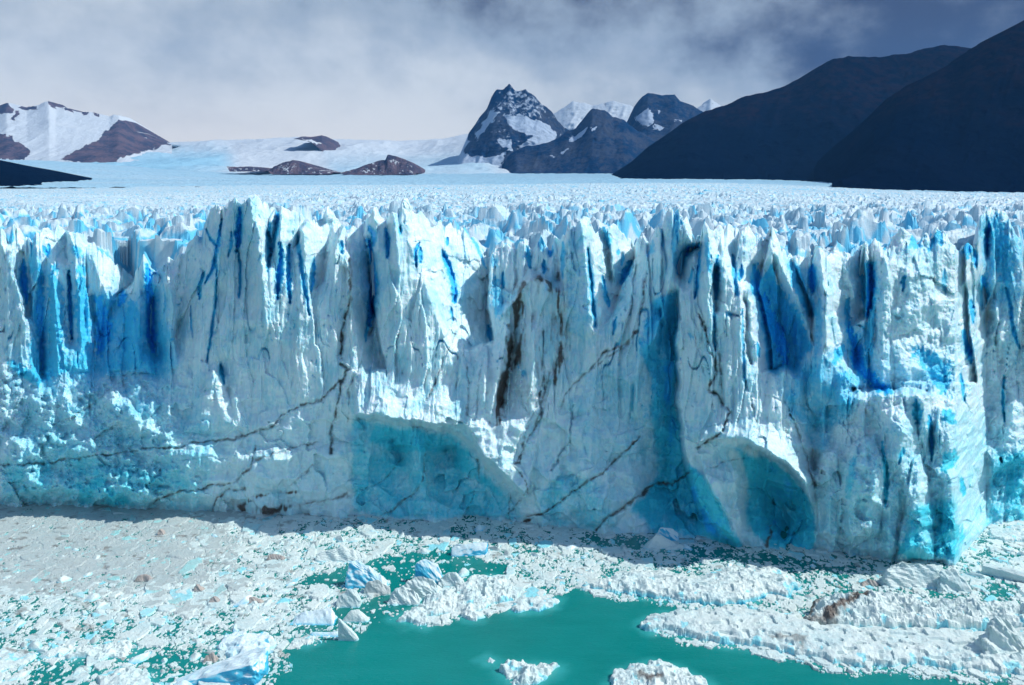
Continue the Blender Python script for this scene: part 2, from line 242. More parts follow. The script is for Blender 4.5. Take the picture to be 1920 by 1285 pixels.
# (x, y, depth) polylines of the big forms: ridges, crevices, lips, hollows
CURVES = [
 [(-200,450,3),(-200,700,1)],[(-140,460,8),(-140,640,6)],[(-90,440,3),(-90,700,1)],[(-40,460,7),(-40,640,5)],
 [(5,437,5),(22,500,4),(40,570,3),(48,610,2)],[(-15,520,5),(-10,640,2)],[(30,430,9),(36,480,10),(45,540,10),(52,590,8)],
 [(69,430,6),(70,500,5),(62,570,5),(60,640,4)],[(84,440,9),(83,500,9),(80,560,9),(78,700,5)],[(95,495,5),(100,560,3.5),(105,640,3),(110,700,1.5)],
 [(128,450,9),(130,520,9),(128,600,8),(133,640,7)],[(140,500,5),(150,600,4.5),(155,680,3)],[(132,430,6),(140,470,6)],[(175,465,8),(190,520,7.5),(203,560,7)],
 [(235,505,13),(245,535,13),(215,560,14),(192,620,12),(186,668,9)],[(268,466,8),(263,520,7),(254,560,8)],[(313,482,7),(310,520,6)],[(286,560,13),(286,640,12),(292,670,8)],
 [(262,548,6),(248,610,4.5),(240,700,2)],[(280,560,8),(276,640,7)],[(300,570,5),(296,640,5)],[(314,507,4),(322,560,2),(324,620,1.5),(330,690,0)],
 [(-250,700,2.4),(0,705,2.0),(60,705,1.8),(110,725,1),(200,735,.6),(270,715,.8)],[(-250,850,-2.6),(0,850,-2.8),(150,840,-2.6),(300,850,-3.0),(400,850,-2.2)],[(0,780,-.2),(80,800,-1.6),(160,770,-.6),(250,790,-1.8),(330,780,-1.6)],[(-200,905,-2.2),(0,905,-2.4),(200,915,-2.4),(400,925,-2)],
 [(400,400,4),(372,470,4),(347,540,4),(333,600,4),(330,660,2)],[(425,400,2),(405,500,.6),(385,600,-0.3),(375,680,-1)],
 [(455,385,3),(448,440,4),(449,500,3),(450,560,1)],[(470,370,0),(480,420,-1),(491,500,-2),(497,600,-1.8),(500,700,-1.5)],
 [(519,385,6),(519,410,6),(512,450,4.5),(503,500,2)],[(526,400,2.5),(524,470,0),(522,540,-1)],[(538,395,3),(533,440,1.4),(540,500,.5),(545,600,-.6)],
 [(560,415,6.5),(560,455,6),(548,480,3),(545,520,1.5)],[(568,432,2),(572,480,1),(584,546,0)],[(618,420,8),(612,470,6),(600,520,3),(590,555,1.2)],
 [(604,402,7),(598,420,6)],[(612,386,4),(614,410,4)],[(632,440,1.5),(624,520,0),(615,600,-1),(610,700,-1)],
 [(645,500,1.6),(646,580,.6),(640,660,0)],[(651,490,-.4),(655,560,-1.2),(660,650,-2),(668,700,-2)],[(684,450,4),(688,500,4),(698,600,2),(712,690,.5)],
 [(663,430,6),(655,460,2.5)],[(690,400,4),(690,430,6),(697,470,7),(701,560,7),(697,630,4)],[(700,392,2),(704,420,1.5),(708,470,1),(710,560,.5),(704,640,.5)],
 [(722,400,5),(726,440,4),(730,480,1.5)],[(735,394,0),(745,450,-1),(752,560,-1),(745,660,-1.5)],
 [(755,372,1),(768,440,0),(786,520,0),(815,580,-.5),(840,650,-.5),(848,700,-1)],[(800,410,7),(850,427,9.5),(893,458,12.5),(905,520,12),(920,590,9),(925,640,5)],
 [(870,540,6),(878,600,4),(880,680,1.5)],[(760,690,-1.5),(760,740,-2.4)],[(680,740,-2.4),(850,760,-2.4)],
 [(930,470,15),(985,455,14),(1010,460,14),(1045,455,13),(1050,520,13)],[(935,520,14),(945,570,13),(990,500,14),(1025,505,14)],
 [(936,598,2),(965,562,1),(1000,518,1),(1018,522,1),(1045,548,1),(1054,572,1)],
 [(950,620,0),(935,700,-2),(925,760,-2.5)],[(978,560,2.2),(966,620,2.6),(952,700,1.4),(940,760,.8)],[(1000,620,-1),(995,740,-2),(985,830,-2.5)],[(1050,590,1.5),(1046,660,.8),(1040,700,.4)],
 [(1062,432,2),(1060,520,1.6),(1061,620,1)],[(1090,416,-.5),(1098,480,-1),(1105,560,-1.2),(1112,620,-1)],[(1102,470,2.5),(1112,550,2.5),(1116,610,1)],
 [(1104,412,4),(1112,440,3.5),(1130,500,3)],[(1126,432,8),(1140,460,8),(1146,530,6),(1140,565,3)],[(1137,424,4.5),(1146,470,3.5),(1152,520,3)],
 [(1186,460,10),(1182,500,9),(1170,550,6),(1148,588,3)],[(1200,450,6),(1203,500,6)],[(1212,470,5),(1212,510,4),(1180,560,2),(1150,600,1),(1130,680,0)],
 [(1232,440,4),(1222,520,2.5)],[(1262,395,1),(1268,430,0),(1262,500,-.5),(1240,600,-.5),(1215,650,-1)],[(1276,395,1),(1290,430,0),(1298,458,0)],[(1290,402,4.5),(1312,442,6.5)],
 [(1310,460,8),(1285,472,6),(1275,500,5),(1278,520,3.5)],
 [(1277,540,-.5),(1274,600,-2),(1270,640,-2),(1274,700,-2),(1277,780,-2.5),(1287,850,-3),(1302,920,-3),(1332,980,-2),(1385,1020,-.4)],
 [(1269,548,3),(1266,600,6.5),(1262,640,7),(1266,700,8),(1268,780,7),(1277,850,7),(1292,920,6),(1315,975,4)],
 [(1240,580,3),(1238,640,4.5),(1228,720,3.5),(1243,800,4.5),(1255,870,7),(1240,920,4.5),(1270,960,4)],[(1205,640,0),(1185,720,.3),(1165,800,0),(1180,870,.6),(1190,960,.5)],
 [(1322,425,-.5),(1330,480,-1.5),(1335,560,-2.5),(1345,650,-3),(1350,740,-3)],[(1346,500,2.5),(1342,540,1.5),(1342,580,.5)],[(1300,480,1),(1300,520,0),(1300,600,-1.5)],
 [(1352,482,-1),(1362,560,-2),(1372,660,-2.5),(1385,760,-2.5)],[(1385,520,-.6),(1392,600,-2),(1400,680,-2.5),(1402,760,-2.5)],
 [(1370,440,4),(1372,500,3.5),(1380,510,2)],[(1334,440,3.5),(1345,470,3)],[(1395,450,4),(1393,520,1.5)],
 [(1396,560,1),(1400,620,.5),(1406,680,.5)],[(1403,540,0),(1412,620,-.8),(1425,700,-1)],[(1428,545,5),(1444,620,4),(1448,680,2.5)],
 [(1432,500,6),(1442,530,8),(1460,600,11),(1482,650,12),(1490,680,9),(1455,690,5)],[(1425,470,4),(1435,460,5)],
 [(1448,470,3),(1478,530,3),(1502,575,3),(1520,635,3.5)],[(1480,480,8),(1515,540,8),(1522,590,7)],[(1525,510,11),(1524,550,11)],
 [(1460,700,0),(1500,710,0)],[(1541,478,3),(1546,540,1),(1549,600,0),(1546,660,-.5),(1540,720,-1)],[(1530,560,5),(1524,620,4),(1505,690,1)],
 [(1556,490,4),(1562,600,2.6)],[(1580,475,8),(1583,560,7),(1588,600,8)],[(1592,480,6),(1600,560,5)],[(1612,490,9),(1622,580,9)],[(1632,490,15),(1637,560,15),(1630,600,13)],
 [(1590,620,9),(1604,660,12),(1612,690,9)],[(1570,690,1.5),(1610,730,1)],
 [(1650,480,9),(1642,560,8),(1624,640,7),(1617,700,6)],[(1662,488,6),(1658,560,5.2),(1654,640,4.6),(1656,715,4.4)],[(1740,490,9),(1745,600,8),(1750,715,7)],[(1780,480,12),(1800,520,12.5),(1825,600,12),(1830,715,9.5)],
 [(1668,440,14),(1720,455,14),(1770,440,15)],[(1845,540,16),(1850,590,15),(1856,640,9)],[(1838,420,8),(1832,500,9),(1838,540,10)],[(1852,435,12),(1850,480,12)],[(1862,402,7),(1858,480,7),(1866,560,6),(1880,640,4)],
 [(1898,430,5),(1915,500,4),(1925,600,3)],[(1930,480,9),(1945,600,7)],[(1950,440,5),(1955,700,2)],[(2000,440,9),(2000,650,5)],[(2080,440,4),(2080,700,1)],[(2150,450,9),(2150,650,4)],
 [(1580,790,1),(1600,752,-.5),(1640,741,-1),(1700,745,-1),(1732,747,-1),(1745,740,-.5)],[(1600,728,5),(1650,728,5.5),(1700,732,5.5),(1740,732,6)],
 [(1563,800,.5),(1545,860,0),(1532,920,0),(1527,980,0),(1532,1028,0)],[(1600,800,-1),(1620,900,-1),(1640,1000,-.5)],[(1700,765,-1.4),(1692,850,-1.8),(1684,950,-1.2)],[(1745,800,3),(1742,860,2.5),(1735,940,1)],
 [(1760,760,2),(1765,850,1),(1775,950,0)],[(1810,760,6),(1830,880,5),(1838,960,3)],[(1845,740,9),(1860,850,3),(1858,960,1)],[(1900,760,2),(1910,850,0),(1910,940,-.5)],
 [(1350,806,-3.5),(1400,822,-4),(1440,846,-4),(1480,872,-3.5),(1510,904,-3),(1521,940,-2)],[(1404,836,1.5),(1440,858,4.5),(1474,882,6),(1502,914,5),(1510,945,2.5)],
 [(1432,915,8),(1465,950,9),(1480,990,6)],[(1365,840,-2),(1378,920,-2),(1390,980,-1.2)],[(1396,860,1.5),(1402,920,3.5),(1410,970,3)],[(1320,800,-3.5),(1345,880,-3),(1370,960,-2)],
 [(1540,760,2),(1520,820,2),(1530,880,3)],[(1450,780,-1.5),(1490,830,-1.5)],
 [(668,776,-3),(720,782,-3.2),(780,790,-3),(850,800,-2.6),(880,826,-2.2),(920,862,-2.2),(950,900,-2.2),(980,930,-1.8),(992,960,-.8)],
 [(672,786,.6),(720,793,1.4),(780,802,1.2),(845,812,1.2),(870,838,1.2),(908,872,1.2),(938,908,1),(966,940,.8)],
 [(735,825,4.6),(750,860,4.0)],[(835,845,4.8),(862,890,3.6)],[(700,900,1.6),(760,925,1.4)],[(900,905,2.4),(920,945,1.6)],[(778,806,.8),(790,880,.4),(802,960,.6)],[(665,790,-.5),(658,870,-.5),(655,950,-.2)],
 [(400,720,-1),(450,800,-1.5),(480,900,-1.5)],[(500,820,-2),(520,760,-1)],[(600,850,-1),(640,780,-.5)],[(560,900,-1),(520,940,-1)],[(400,696,-2),(385,760,-1.6),(376,800,-1.4)],[(418,690,1),(432,740,.2)],
 [(1000,850,-1.5),(1050,800,-1)],[(1100,900,-1),(1150,950,-.5)],[(1075,760,-.4),(1085,850,0)],[(1020,900,-1.6),(1050,970,-.4)],
]
# fresh blue ice in narrow crevices: polyline, half width px at the middle, strength, cut in metres
SLITS = [
 ([(452,388),(447,430),(446,470)],6,1.1,3),([(449,470),(450,520),(448,560)],2,.8,1.5),([(415,412),(410,450),(400,500),(385,530)],3.5,.9,2),([(388,428),(395,448),(407,462)],2.5,.8,1.5),
 ([(434,436),(433,460),(428,480)],3,.7,1.5),([(383,512),(375,535),(374,560)],5,.8,2),([(405,490),(405,560),(398,610),(388,680)],2.5,.7,1.5),([(505,420),(505,460),(502,510)],5,.8,2),
 ([(519,395),(519,430),(514,455),(505,480)],5,.8,2),([(526,455),(527,490),(522,525),(522,560)],6,1.15,3),([(543,458),(541,500),(542,540),(544,570)],4,1.0,2.5),([(557,442),(565,490),(572,545),(580,590)],4,.8,2),
 ([(589,485),(587,520),(584,545)],3.5,1,2),([(639,450),(642,475)],5,.6,1.5),([(692,424),(702,440),(700,460)],5,1.05,2),([(690,450),(697,490),(700,540),(697,580),(692,610)],8,1.0,3),
 ([(692,580),(688,615),(686,640)],3,.8,1.5),([(722,430),(728,450),(727,480)],5,.9,2),([(750,425),(751,440)],3,.9,1.5),([(786,455),(779,470),(780,500)],3,.9,2),([(788,465),(788,490)],4,.9,1.5),
 ([(830,472),(838,492),(848,520),(853,552),(851,565)],6,1.0,2.5),([(838,448),(838,462)],2.5,.8,1.5),([(847,420),(870,426),(890,455),(905,490),(912,505)],3,.55,.8),([(845,575),(850,600)],3,.7,1.5),
 ([(915,610),(920,640)],4,.9,1.5),([(922,480),(925,500)],6,.5,.5),([(925,520),(935,560),(935,590)],16,.45,0),([(943,510),(943,540)],3,.9,1.5),([(990,465),(994,500)],6,.7,1.5),([(1033,460),(1034,480)],6,.9,2),([(1022,490),(1018,510)],4,.9,1.5),([(1015,445),(1018,470)],8,.5,.5),
 ([(1056,455),(1056,520)],3,.8,1.5),([(1102,470),(1108,520),(1113,580),(1115,610)],3.5,.8,2),([(1130,520),(1138,560),(1142,575)],5,.8,2),([(1180,490),(1172,515),(1165,535)],8,.8,2),([(1133,425),(1140,450),(1143,465)],7,.5,0),
 ([(1166,497),(1168,475)],3,.8,1.2),([(1160,470),(1158,478)],3,.8,1),([(1155,595),(1150,625)],3,.7,1.2),([(1224,450),(1222,470),(1215,480)],6,.5,0),([(1268,405),(1269,440),(1270,455)],4,.6,1),([(1240,430),(1243,470)],3,.5,1),
 ([(1312,460),(1295,466),(1280,478),(1274,500),(1273,510)],7,1.05,3),([(1313,470),(1310,510),(1308,540),(1303,560)],4,.95,2),([(1300,505),(1292,530)],3,.7,1),([(1322,440),(1328,480),(1332,510)],6,.55,.5),
 ([(1345,480),(1343,520),(1343,560)],6,.85,2),([(1373,480),(1377,510),(1382,555)],5,.7,1.5),([(1392,500),(1389,525)],5,.9,1.5),([(1338,570),(1340,620),(1342,660)],3,.6,2),([(1390,580),(1394,640),(1396,700),(1398,730)],3,.55,1.6),
 ([(1415,495),(1418,540),(1425,560)],10,.9,1),([(1428,555),(1445,600),(1465,640),(1475,680)],16,1.15,1.5),([(1440,520),(1460,570),(1490,620),(1500,655)],24,.75,0),([(1420,640),(1423,670)],3,.8,1.5),
 ([(1524,500),(1524,545)],9,1.05,1),([(1478,490),(1490,530),(1505,570)],9,.5,0),([(1505,560),(1515,590)],4,.8,1),([(1445,500),(1445,540)],9,.6,0),
 ([(1633,500),(1634,550),(1626,590)],10,1.1,1),([(1614,470),(1617,510)],4,.9,2),([(1590,560),(1588,600)],6,.7,1),([(1590,610),(1605,650),(1612,690),(1640,720),(1670,735)],14,1.0,1),([(1580,650),(1565,680)],12,.6,0),
 ([(1535,560),(1536,620),(1530,680)],10,.4,0),([(1640,560),(1630,640),(1625,700)],10,.5,0),([(1690,530),(1697,520),(1693,545)],4,.7,1.5),([(1771,505),(1773,550)],5,.5,.6),([(1712,450),(1722,462)],18,.6,0),([(1655,455),(1660,470)],5,.7,1),
 ([(1815,460),(1812,480)],12,.8,0),([(1826,470),(1830,500)],5,1,1.5),([(1853,420),(1850,450),(1850,475)],5,1.05,2),([(1842,520),(1848,550),(1846,570)],8,.9,1),([(1870,410),(1880,480),(1890,540)],26,.5,0),([(1888,540),(1896,580),(1900,620),(1912,655)],4,.9,1.5),
 ([(1820,565),(1825,605)],5,.9,1),([(1805,620),(1815,655),(1820,680)],7,.95,1.2),([(1740,470),(1760,440),(1765,460)],6,.7,1),([(1800,700),(1808,750)],3,.9,1.5),([(1882,705),(1880,760),(1884,790)],2.5,.9,1.5),
 ([(1720,660),(1760,690),(1770,730)],26,.55,.3),([(1742,780),(1746,820),(1748,862)],5,1,2),([(1718,755),(1720,790)],12,.65,1),([(1770,770),(1785,790)],16,.6,.5),([(1790,850),(1770,880)],18,.6,.5),([(1655,830),(1662,900),(1660,950)],5,.8,1),([(1695,840),(1685,870)],4,.8,1),
 ([(1720,990),(1700,1030),(1720,1050)],20,.55,.3),([(1760,960),(1780,1000),(1770,1030)],28,.6,.4),([(1600,860),(1590,930)],12,.4,0),([(1805,900),(1808,930)],5,.9,1),([(1890,860),(1900,900),(1900,960)],26,.5,.2),
 ([(43,490),(45,530),(50,570)],7,1,1),([(15,430),(22,455)],9,.6,0),([(75,500),(76,600),(78,690)],9,.85,1),([(129,510),(130,570),(134,635)],4,1.1,2.5),([(150,500),(155,600),(160,660)],18,.6,0),([(185,560),(195,620),(185,665)],22,.9,0),([(232,550),(225,570)],9,1.1,1),
 ([(275,500),(283,560),(284,620),(288,660)],11,1.05,1),([(250,570),(245,640),(240,690)],20,.7,0),([(100,500),(105,620),(110,690)],22,.5,0),([(300,610),(305,680)],14,.55,0),([(80,462),(90,480)],4,.9,1),([(90,460),(91,475)],3,.9,1),([(135,460),(150,480)],12,.5,0),([(60,440),(62,520)],10,.5,0),
 ([(415,680),(416,700),(418,720)],5,.7,2),([(20,680),(60,710),(130,690)],14,.6,0),([(60,640),(70,720)],12,.5,0),
]
# softly bluer (denser) ice: polygons
BLUES = [
 ([(55,470),(80,480),(100,600),(130,640),(200,540),(250,560),(290,480),(330,640),(335,705),(200,700),(60,700),(50,600)],.42,14),
 ([(100,560),(330,600),(330,700),(90,700)],.18,14),([(1410,510),(1450,530),(1500,600),(1525,650),(1490,695),(1440,695),(1425,600)],.62,8),
 ([(1590,580),(1625,620),(1650,700),(1690,735),(1620,735),(1580,680)],.35,8),([(1478,480),(1500,500),(1535,590),(1520,600),(1490,540)],.45,6),([(1610,490),(1645,490),(1640,600),(1620,600)],.6,6),
 ([(1830,400),(1920,420),(1925,560),(1860,580),(1840,540)],.35,8),([(1680,690),(1720,660),(1790,680),(1795,745),(1680,745)],.25,8),([(1700,960),(1790,930),(1800,1060),(1700,1055)],.45,10),
 ([(1590,700),(1690,650),(1640,760),(1560,800),(1480,760),(1500,680)],.16,14),([(1860,840),(1925,840),(1925,980),(1850,980)],.45,10),([(1240,400),(1270,395),(1290,520),(1230,540)],.18,8),
 ([(660,785),(780,800),(850,812),(880,840),(930,895),(975,940),(985,972),(860,976),(700,970),(660,965),(655,880)],.38,10),
 ([(700,795),(850,815),(860,850),(740,850),(690,830)],.35,10),([(840,820),(880,850),(960,940),(930,930),(850,880)],.35,10),
 ([(1225,560),(1272,545),(1268,640),(1268,760),(1285,860),(1330,980),(1380,1022),(1230,1000),(1180,960),(1230,890),(1220,800),(1215,700),(1195,640)],.55,12),
 ([(1250,590),(1268,600),(1265,760),(1285,900),(1250,900),(1240,720)],.5,10),
 ([(1380,840),(1440,862),(1500,910),(1525,950),(1530,1035),(1440,1028),(1400,980),(1400,900)],.62,10),
 ([(1420,880),(1480,910),(1515,980),(1480,1030),(1440,980)],.3,10),([(1290,870),(1330,900),(1370,980),(1395,1027),(1330,1010),(1295,940)],.55,8),
 ([(1050,880),(1120,900),(1170,1000),(1010,990),(1005,930)],.32,14),([(1090,700),(1200,660),(1230,760),(1220,880),(1120,880),(1080,800)],.22,20),
 ([(0,640),(330,640),(330,700),(430,790),(380,960),(0,946)],.28,40),([(0,860),(150,850),(380,900),(420,964),(0,948)],.22,18),([(140,900),(200,900),(260,950),(150,952)],.3,10),
 ([(430,790),(640,780),(655,970),(430,964)],.12,20),([(1440,690),(1560,650),(1620,720),(1590,800),(1480,790)],.33,16),
 ([(1480,760),(1570,790),(1540,860),(1520,840)],.3,10),([(1525,900),(1700,760),(1860,760),(1860,1060),(1640,1060),(1530,1030)],.24,20),
 ([(1560,470),(1920,470),(1920,760),(1560,760)],.12,30),([(0,440),(330,440),(330,640),(0,640)],.14,20),([(1064,412),(1092,412),(1110,560),(1100,640),(1062,620)],.3,6),
 ([(1242,400),(1270,395),(1295,440),(1255,470)],.22,5),([(452,375),(472,372),(492,480),(470,560),(450,500)],.2,6),([(735,390),(748,388),(770,470),(745,520)],.22,6),
]
# debris bands and dirty cracks: polyline, half width, strength, cut
DIRT = [
 ([(-300,900),(-100,880),(0,872),(70,868),(150,858),(200,852),(260,840),(330,838),(380,830),(440,820),(500,808),(530,780),(560,765),(600,750),(625,725),(640,715)],2.6,.8,.7),
 ([(480,840),(468,880),(440,905),(390,915),(350,918),(310,935),(285,950)],3,.85,.7),([(480,865),(510,855),(560,838),(600,828)],2.5,.7,.4),([(540,915),(575,890),(590,870)],2,.6,.4),
 ([(400,960),(408,935),(430,918),(460,920)],4,.9,.6),([(450,950),(480,935),(520,925),(560,922)],5,.8,.4),([(455,955),(520,958),(560,948)],10,1.0,.3),([(560,945),(620,935),(650,925)],3,.7,.3),
 ([(440,855),(300,870),(220,890),(150,905),(60,935)],2,.45,.3),([(200,730),(180,752),(140,780),(110,790)],4,.5,.3),([(270,680),(230,710),(190,740)],4,.35,.2),([(395,748),(420,738)],3,.5,0),
 ([(650,500),(655,540),(648,590),(638,620),(640,680),(655,690),(640,720),(632,760),(625,800),(620,850)],3.6,.95,1.2),([(655,480),(657,560),(652,610)],5,.6,.3),([(680,680),(668,700),(655,730),(652,800)],2.2,.75,.6),
 ([(855,625),(840,660),(830,680),(815,720),(800,750)],1.8,.7,.5),([(885,560),(878,620),(870,650)],1.3,.5,.3),([(780,800),(765,850),(730,890),(690,915),(650,930)],2,.6,.4),([(797,850),(796,900),(770,935),(715,966)],2.2,.75,.5),
 ([(895,860),(900,900),(885,940),(870,972)],2,.6,.4),([(985,925),(970,945),(955,960)],3,.9,.5),([(957,925),(957,975)],2,.8,.4),([(990,970),(1020,965),(1070,930),(1100,905),(1130,890),(1150,870),(1200,820)],3,.9,.7),
 ([(970,985),(1000,975),(1010,968)],5,.95,.4),([(1120,992),(1150,965),(1190,935),(1220,910),(1260,905),(1290,890)],3.6,.95,.9),
 ([(985,530),(970,560),(963,600),(955,650),(948,700),(935,760),(925,790)],10,1.05,.8),([(975,570),(990,590),(985,630),(960,690)],10,.8,.3),([(1010,520),(1035,535),(1048,560),(1052,600)],10,1.0,.4),([(1050,560),(1055,620),(1048,680),(1040,720)],9,.85,.4),([(1020,620),(1015,690),(1020,740)],3,.6,.6),([(1035,560),(1030,640),(1022,660)],5,.45,.3),
 ([(1050,570),(1025,640),(1005,700),(1000,780)],30,.36,0),([(950,660),(930,720),(935,790)],14,.3,0),([(1010,740),(1015,780),(990,830),(970,870)],3,.8,.5),([(1010,650),(1020,700),(1000,780),(985,820),(975,860)],3,.6,.4),([(1030,700),(1020,740),(1005,800)],3,.7,.4),
 ([(985,830),(975,870),(960,875),(985,900),(988,925)],2,.8,.5),([(1207,520),(1205,560),(1200,590),(1195,620),(1175,640),(1150,655),(1130,665),(1110,690)],3.4,.8,.7),([(1185,635),(1150,665),(1100,700),(1060,740),(1050,770)],2.5,.65,.4),
 ([(1310,590),(1325,620),(1328,660),(1342,680),(1345,700),(1330,730),(1350,745),(1370,775),(1350,810),(1310,840)],3.2,.95,.9),([(1298,580),(1305,640),(1320,700)],1.5,.5,.4),([(1345,620),(1352,680),(1350,720)],4,.5,.3),([(1340,600),(1350,680),(1358,760)],3,.6,.6),
 ([(1393,560),(1396,640),(1400,720),(1415,790),(1422,820)],2.4,.6,.6),([(1475,760),(1490,790),(1500,830),(1515,860),(1522,890),(1530,908)],2.6,.6,1.2),([(1590,650),(1592,700),(1605,740),(1590,780)],2,.6,.4),([(1430,745),(1480,755),(1525,768)],1.6,.5,.3),([(1470,800),(1485,830),(1495,845)],1.5,.5,.3),
 ([(1330,880),(1355,870),(1395,862)],2,.6,.3),([(1445,985),(1448,1005),(1438,1025)],5,.8,.4),([(1465,855),(1490,850),(1500,840)],2,.6,.2),([(1895,860),(1888,900),(1875,920)],2,.4,.2),([(500,700),(505,660),(520,640)],1.5,.4,.2),([(450,560),(445,620),(430,660)],2,.35,.2),
 ([(865,640),(870,680),(880,720),(876,780),(885,790)],1.5,.55,.7),([(900,690),(896,760),(890,790)],1.5,.4,.7),([(980,700),(978,750),(990,770)],1.6,.4,.7),([(1075,760),(1068,830),(1030,880)],1.4,.3,1.0),
 ([(1060,600),(1066,605),(1068,660)],2,.5,.4),([(1190,470),(1184,490),(1176,505)],1.5,.6,.3),([(1100,790),(1090,830),(1095,850)],1.3,.3,.5),
]

nc = int((GX1-GX0)/GS)+1; nr = int((GY1-GY0)/GS)+1
gx = GX0+np.arange(nc, dtype=np.float32)*GS; gy = GY0+np.arange(nr, dtype=np.float32)*GS
PX, PY = np.meshgrid(gx, gy)

def diffuse_curves():
    """depth between the traced lines: relaxed from coarse to fine so that every line stays a crease"""
    D = None
    for st in (12.0, 6.0, 3.0):
        w_, h_ = int((GX1-GX0)/st)+1, int((GY1-GY0)/st)+1
        S = np.zeros((h_, w_)); Wt = np.zeros((h_, w_))
        def put(x, y, d, k=1.0):
            i = int(round((y-GY0)/st)); j = int(round((x-GX0)/st))
            if 0 <= i < h_ and 0 <= j < w_: S[i, j] += d*k; Wt[i, j] += k
        for c in CURVES:
            for (x0, y0, d0), (x1, y1, d1) in zip(c[:-1], c[1:]):
                n = max(2, int(math.hypot(x1-x0, y1-y0)/(st*0.5)))
                for k in range(n+1):
                    t = k/n; put(x0+(x1-x0)*t, y0+(y1-y0)*t, d0+(d1-d0)*t)
        for x in np.arange(GX0, GX1, st*0.5): put(x, interp(WATERLINE, x), 0.0); put(x, GY1-1, 0.0)
        fixed = Wt > 0; val = np.where(fixed, S/np.maximum(Wt, 1e-9), 0)
        if D is None: D = np.full((h_, w_), 2.0)
        else:
            yy = np.clip(np.arange(h_)*st/pst, 0, D.shape[0]-1.001); xx = np.clip(np.arange(w_)*st/pst, 0, D.shape[1]-1.001)
            yi = yy.astype(int); xi = xx.astype(int); fy = (yy-yi)[:, None]; fx = (xx-xi)[None]
            D = (D[yi][:, xi]*(1-fx)+D[yi][:, xi+1]*fx)*(1-fy)+(D[yi+1][:, xi]*(1-fx)+D[yi+1][:, xi+1]*fx)*fy
        for it in range({12.0: 400, 6.0: 160, 3.0: 60}[st]):
            D = np.where(fixed, val, D); P = np.pad(D, 1, mode='edge')
            D = 0.28*(P[:-2, 1:-1]+P[2:, 1:-1])+0.22*(P[1:-1, :-2]+P[1:-1, 2:])
        D = np.where(fixed, val, D); pst = st
    return D, 3.0
def bil(A, st, x0, y0, X, Y):
    yy = np.clip((Y-y0)/st, 0, A.shape[0]-1.001); xx = np.clip((X-x0)/st, 0, A.shape[1]-1.001)
    yi = yy.astype(np.int32); xi = xx.astype(np.int32); fy = yy-yi; fx = xx-xi
    return (A[yi, xi]*(1-fx)+A[yi, xi+1]*fx)*(1-fy)+(A[yi+1, xi]*(1-fx)+A[yi+1, xi+1]*fx)*fy

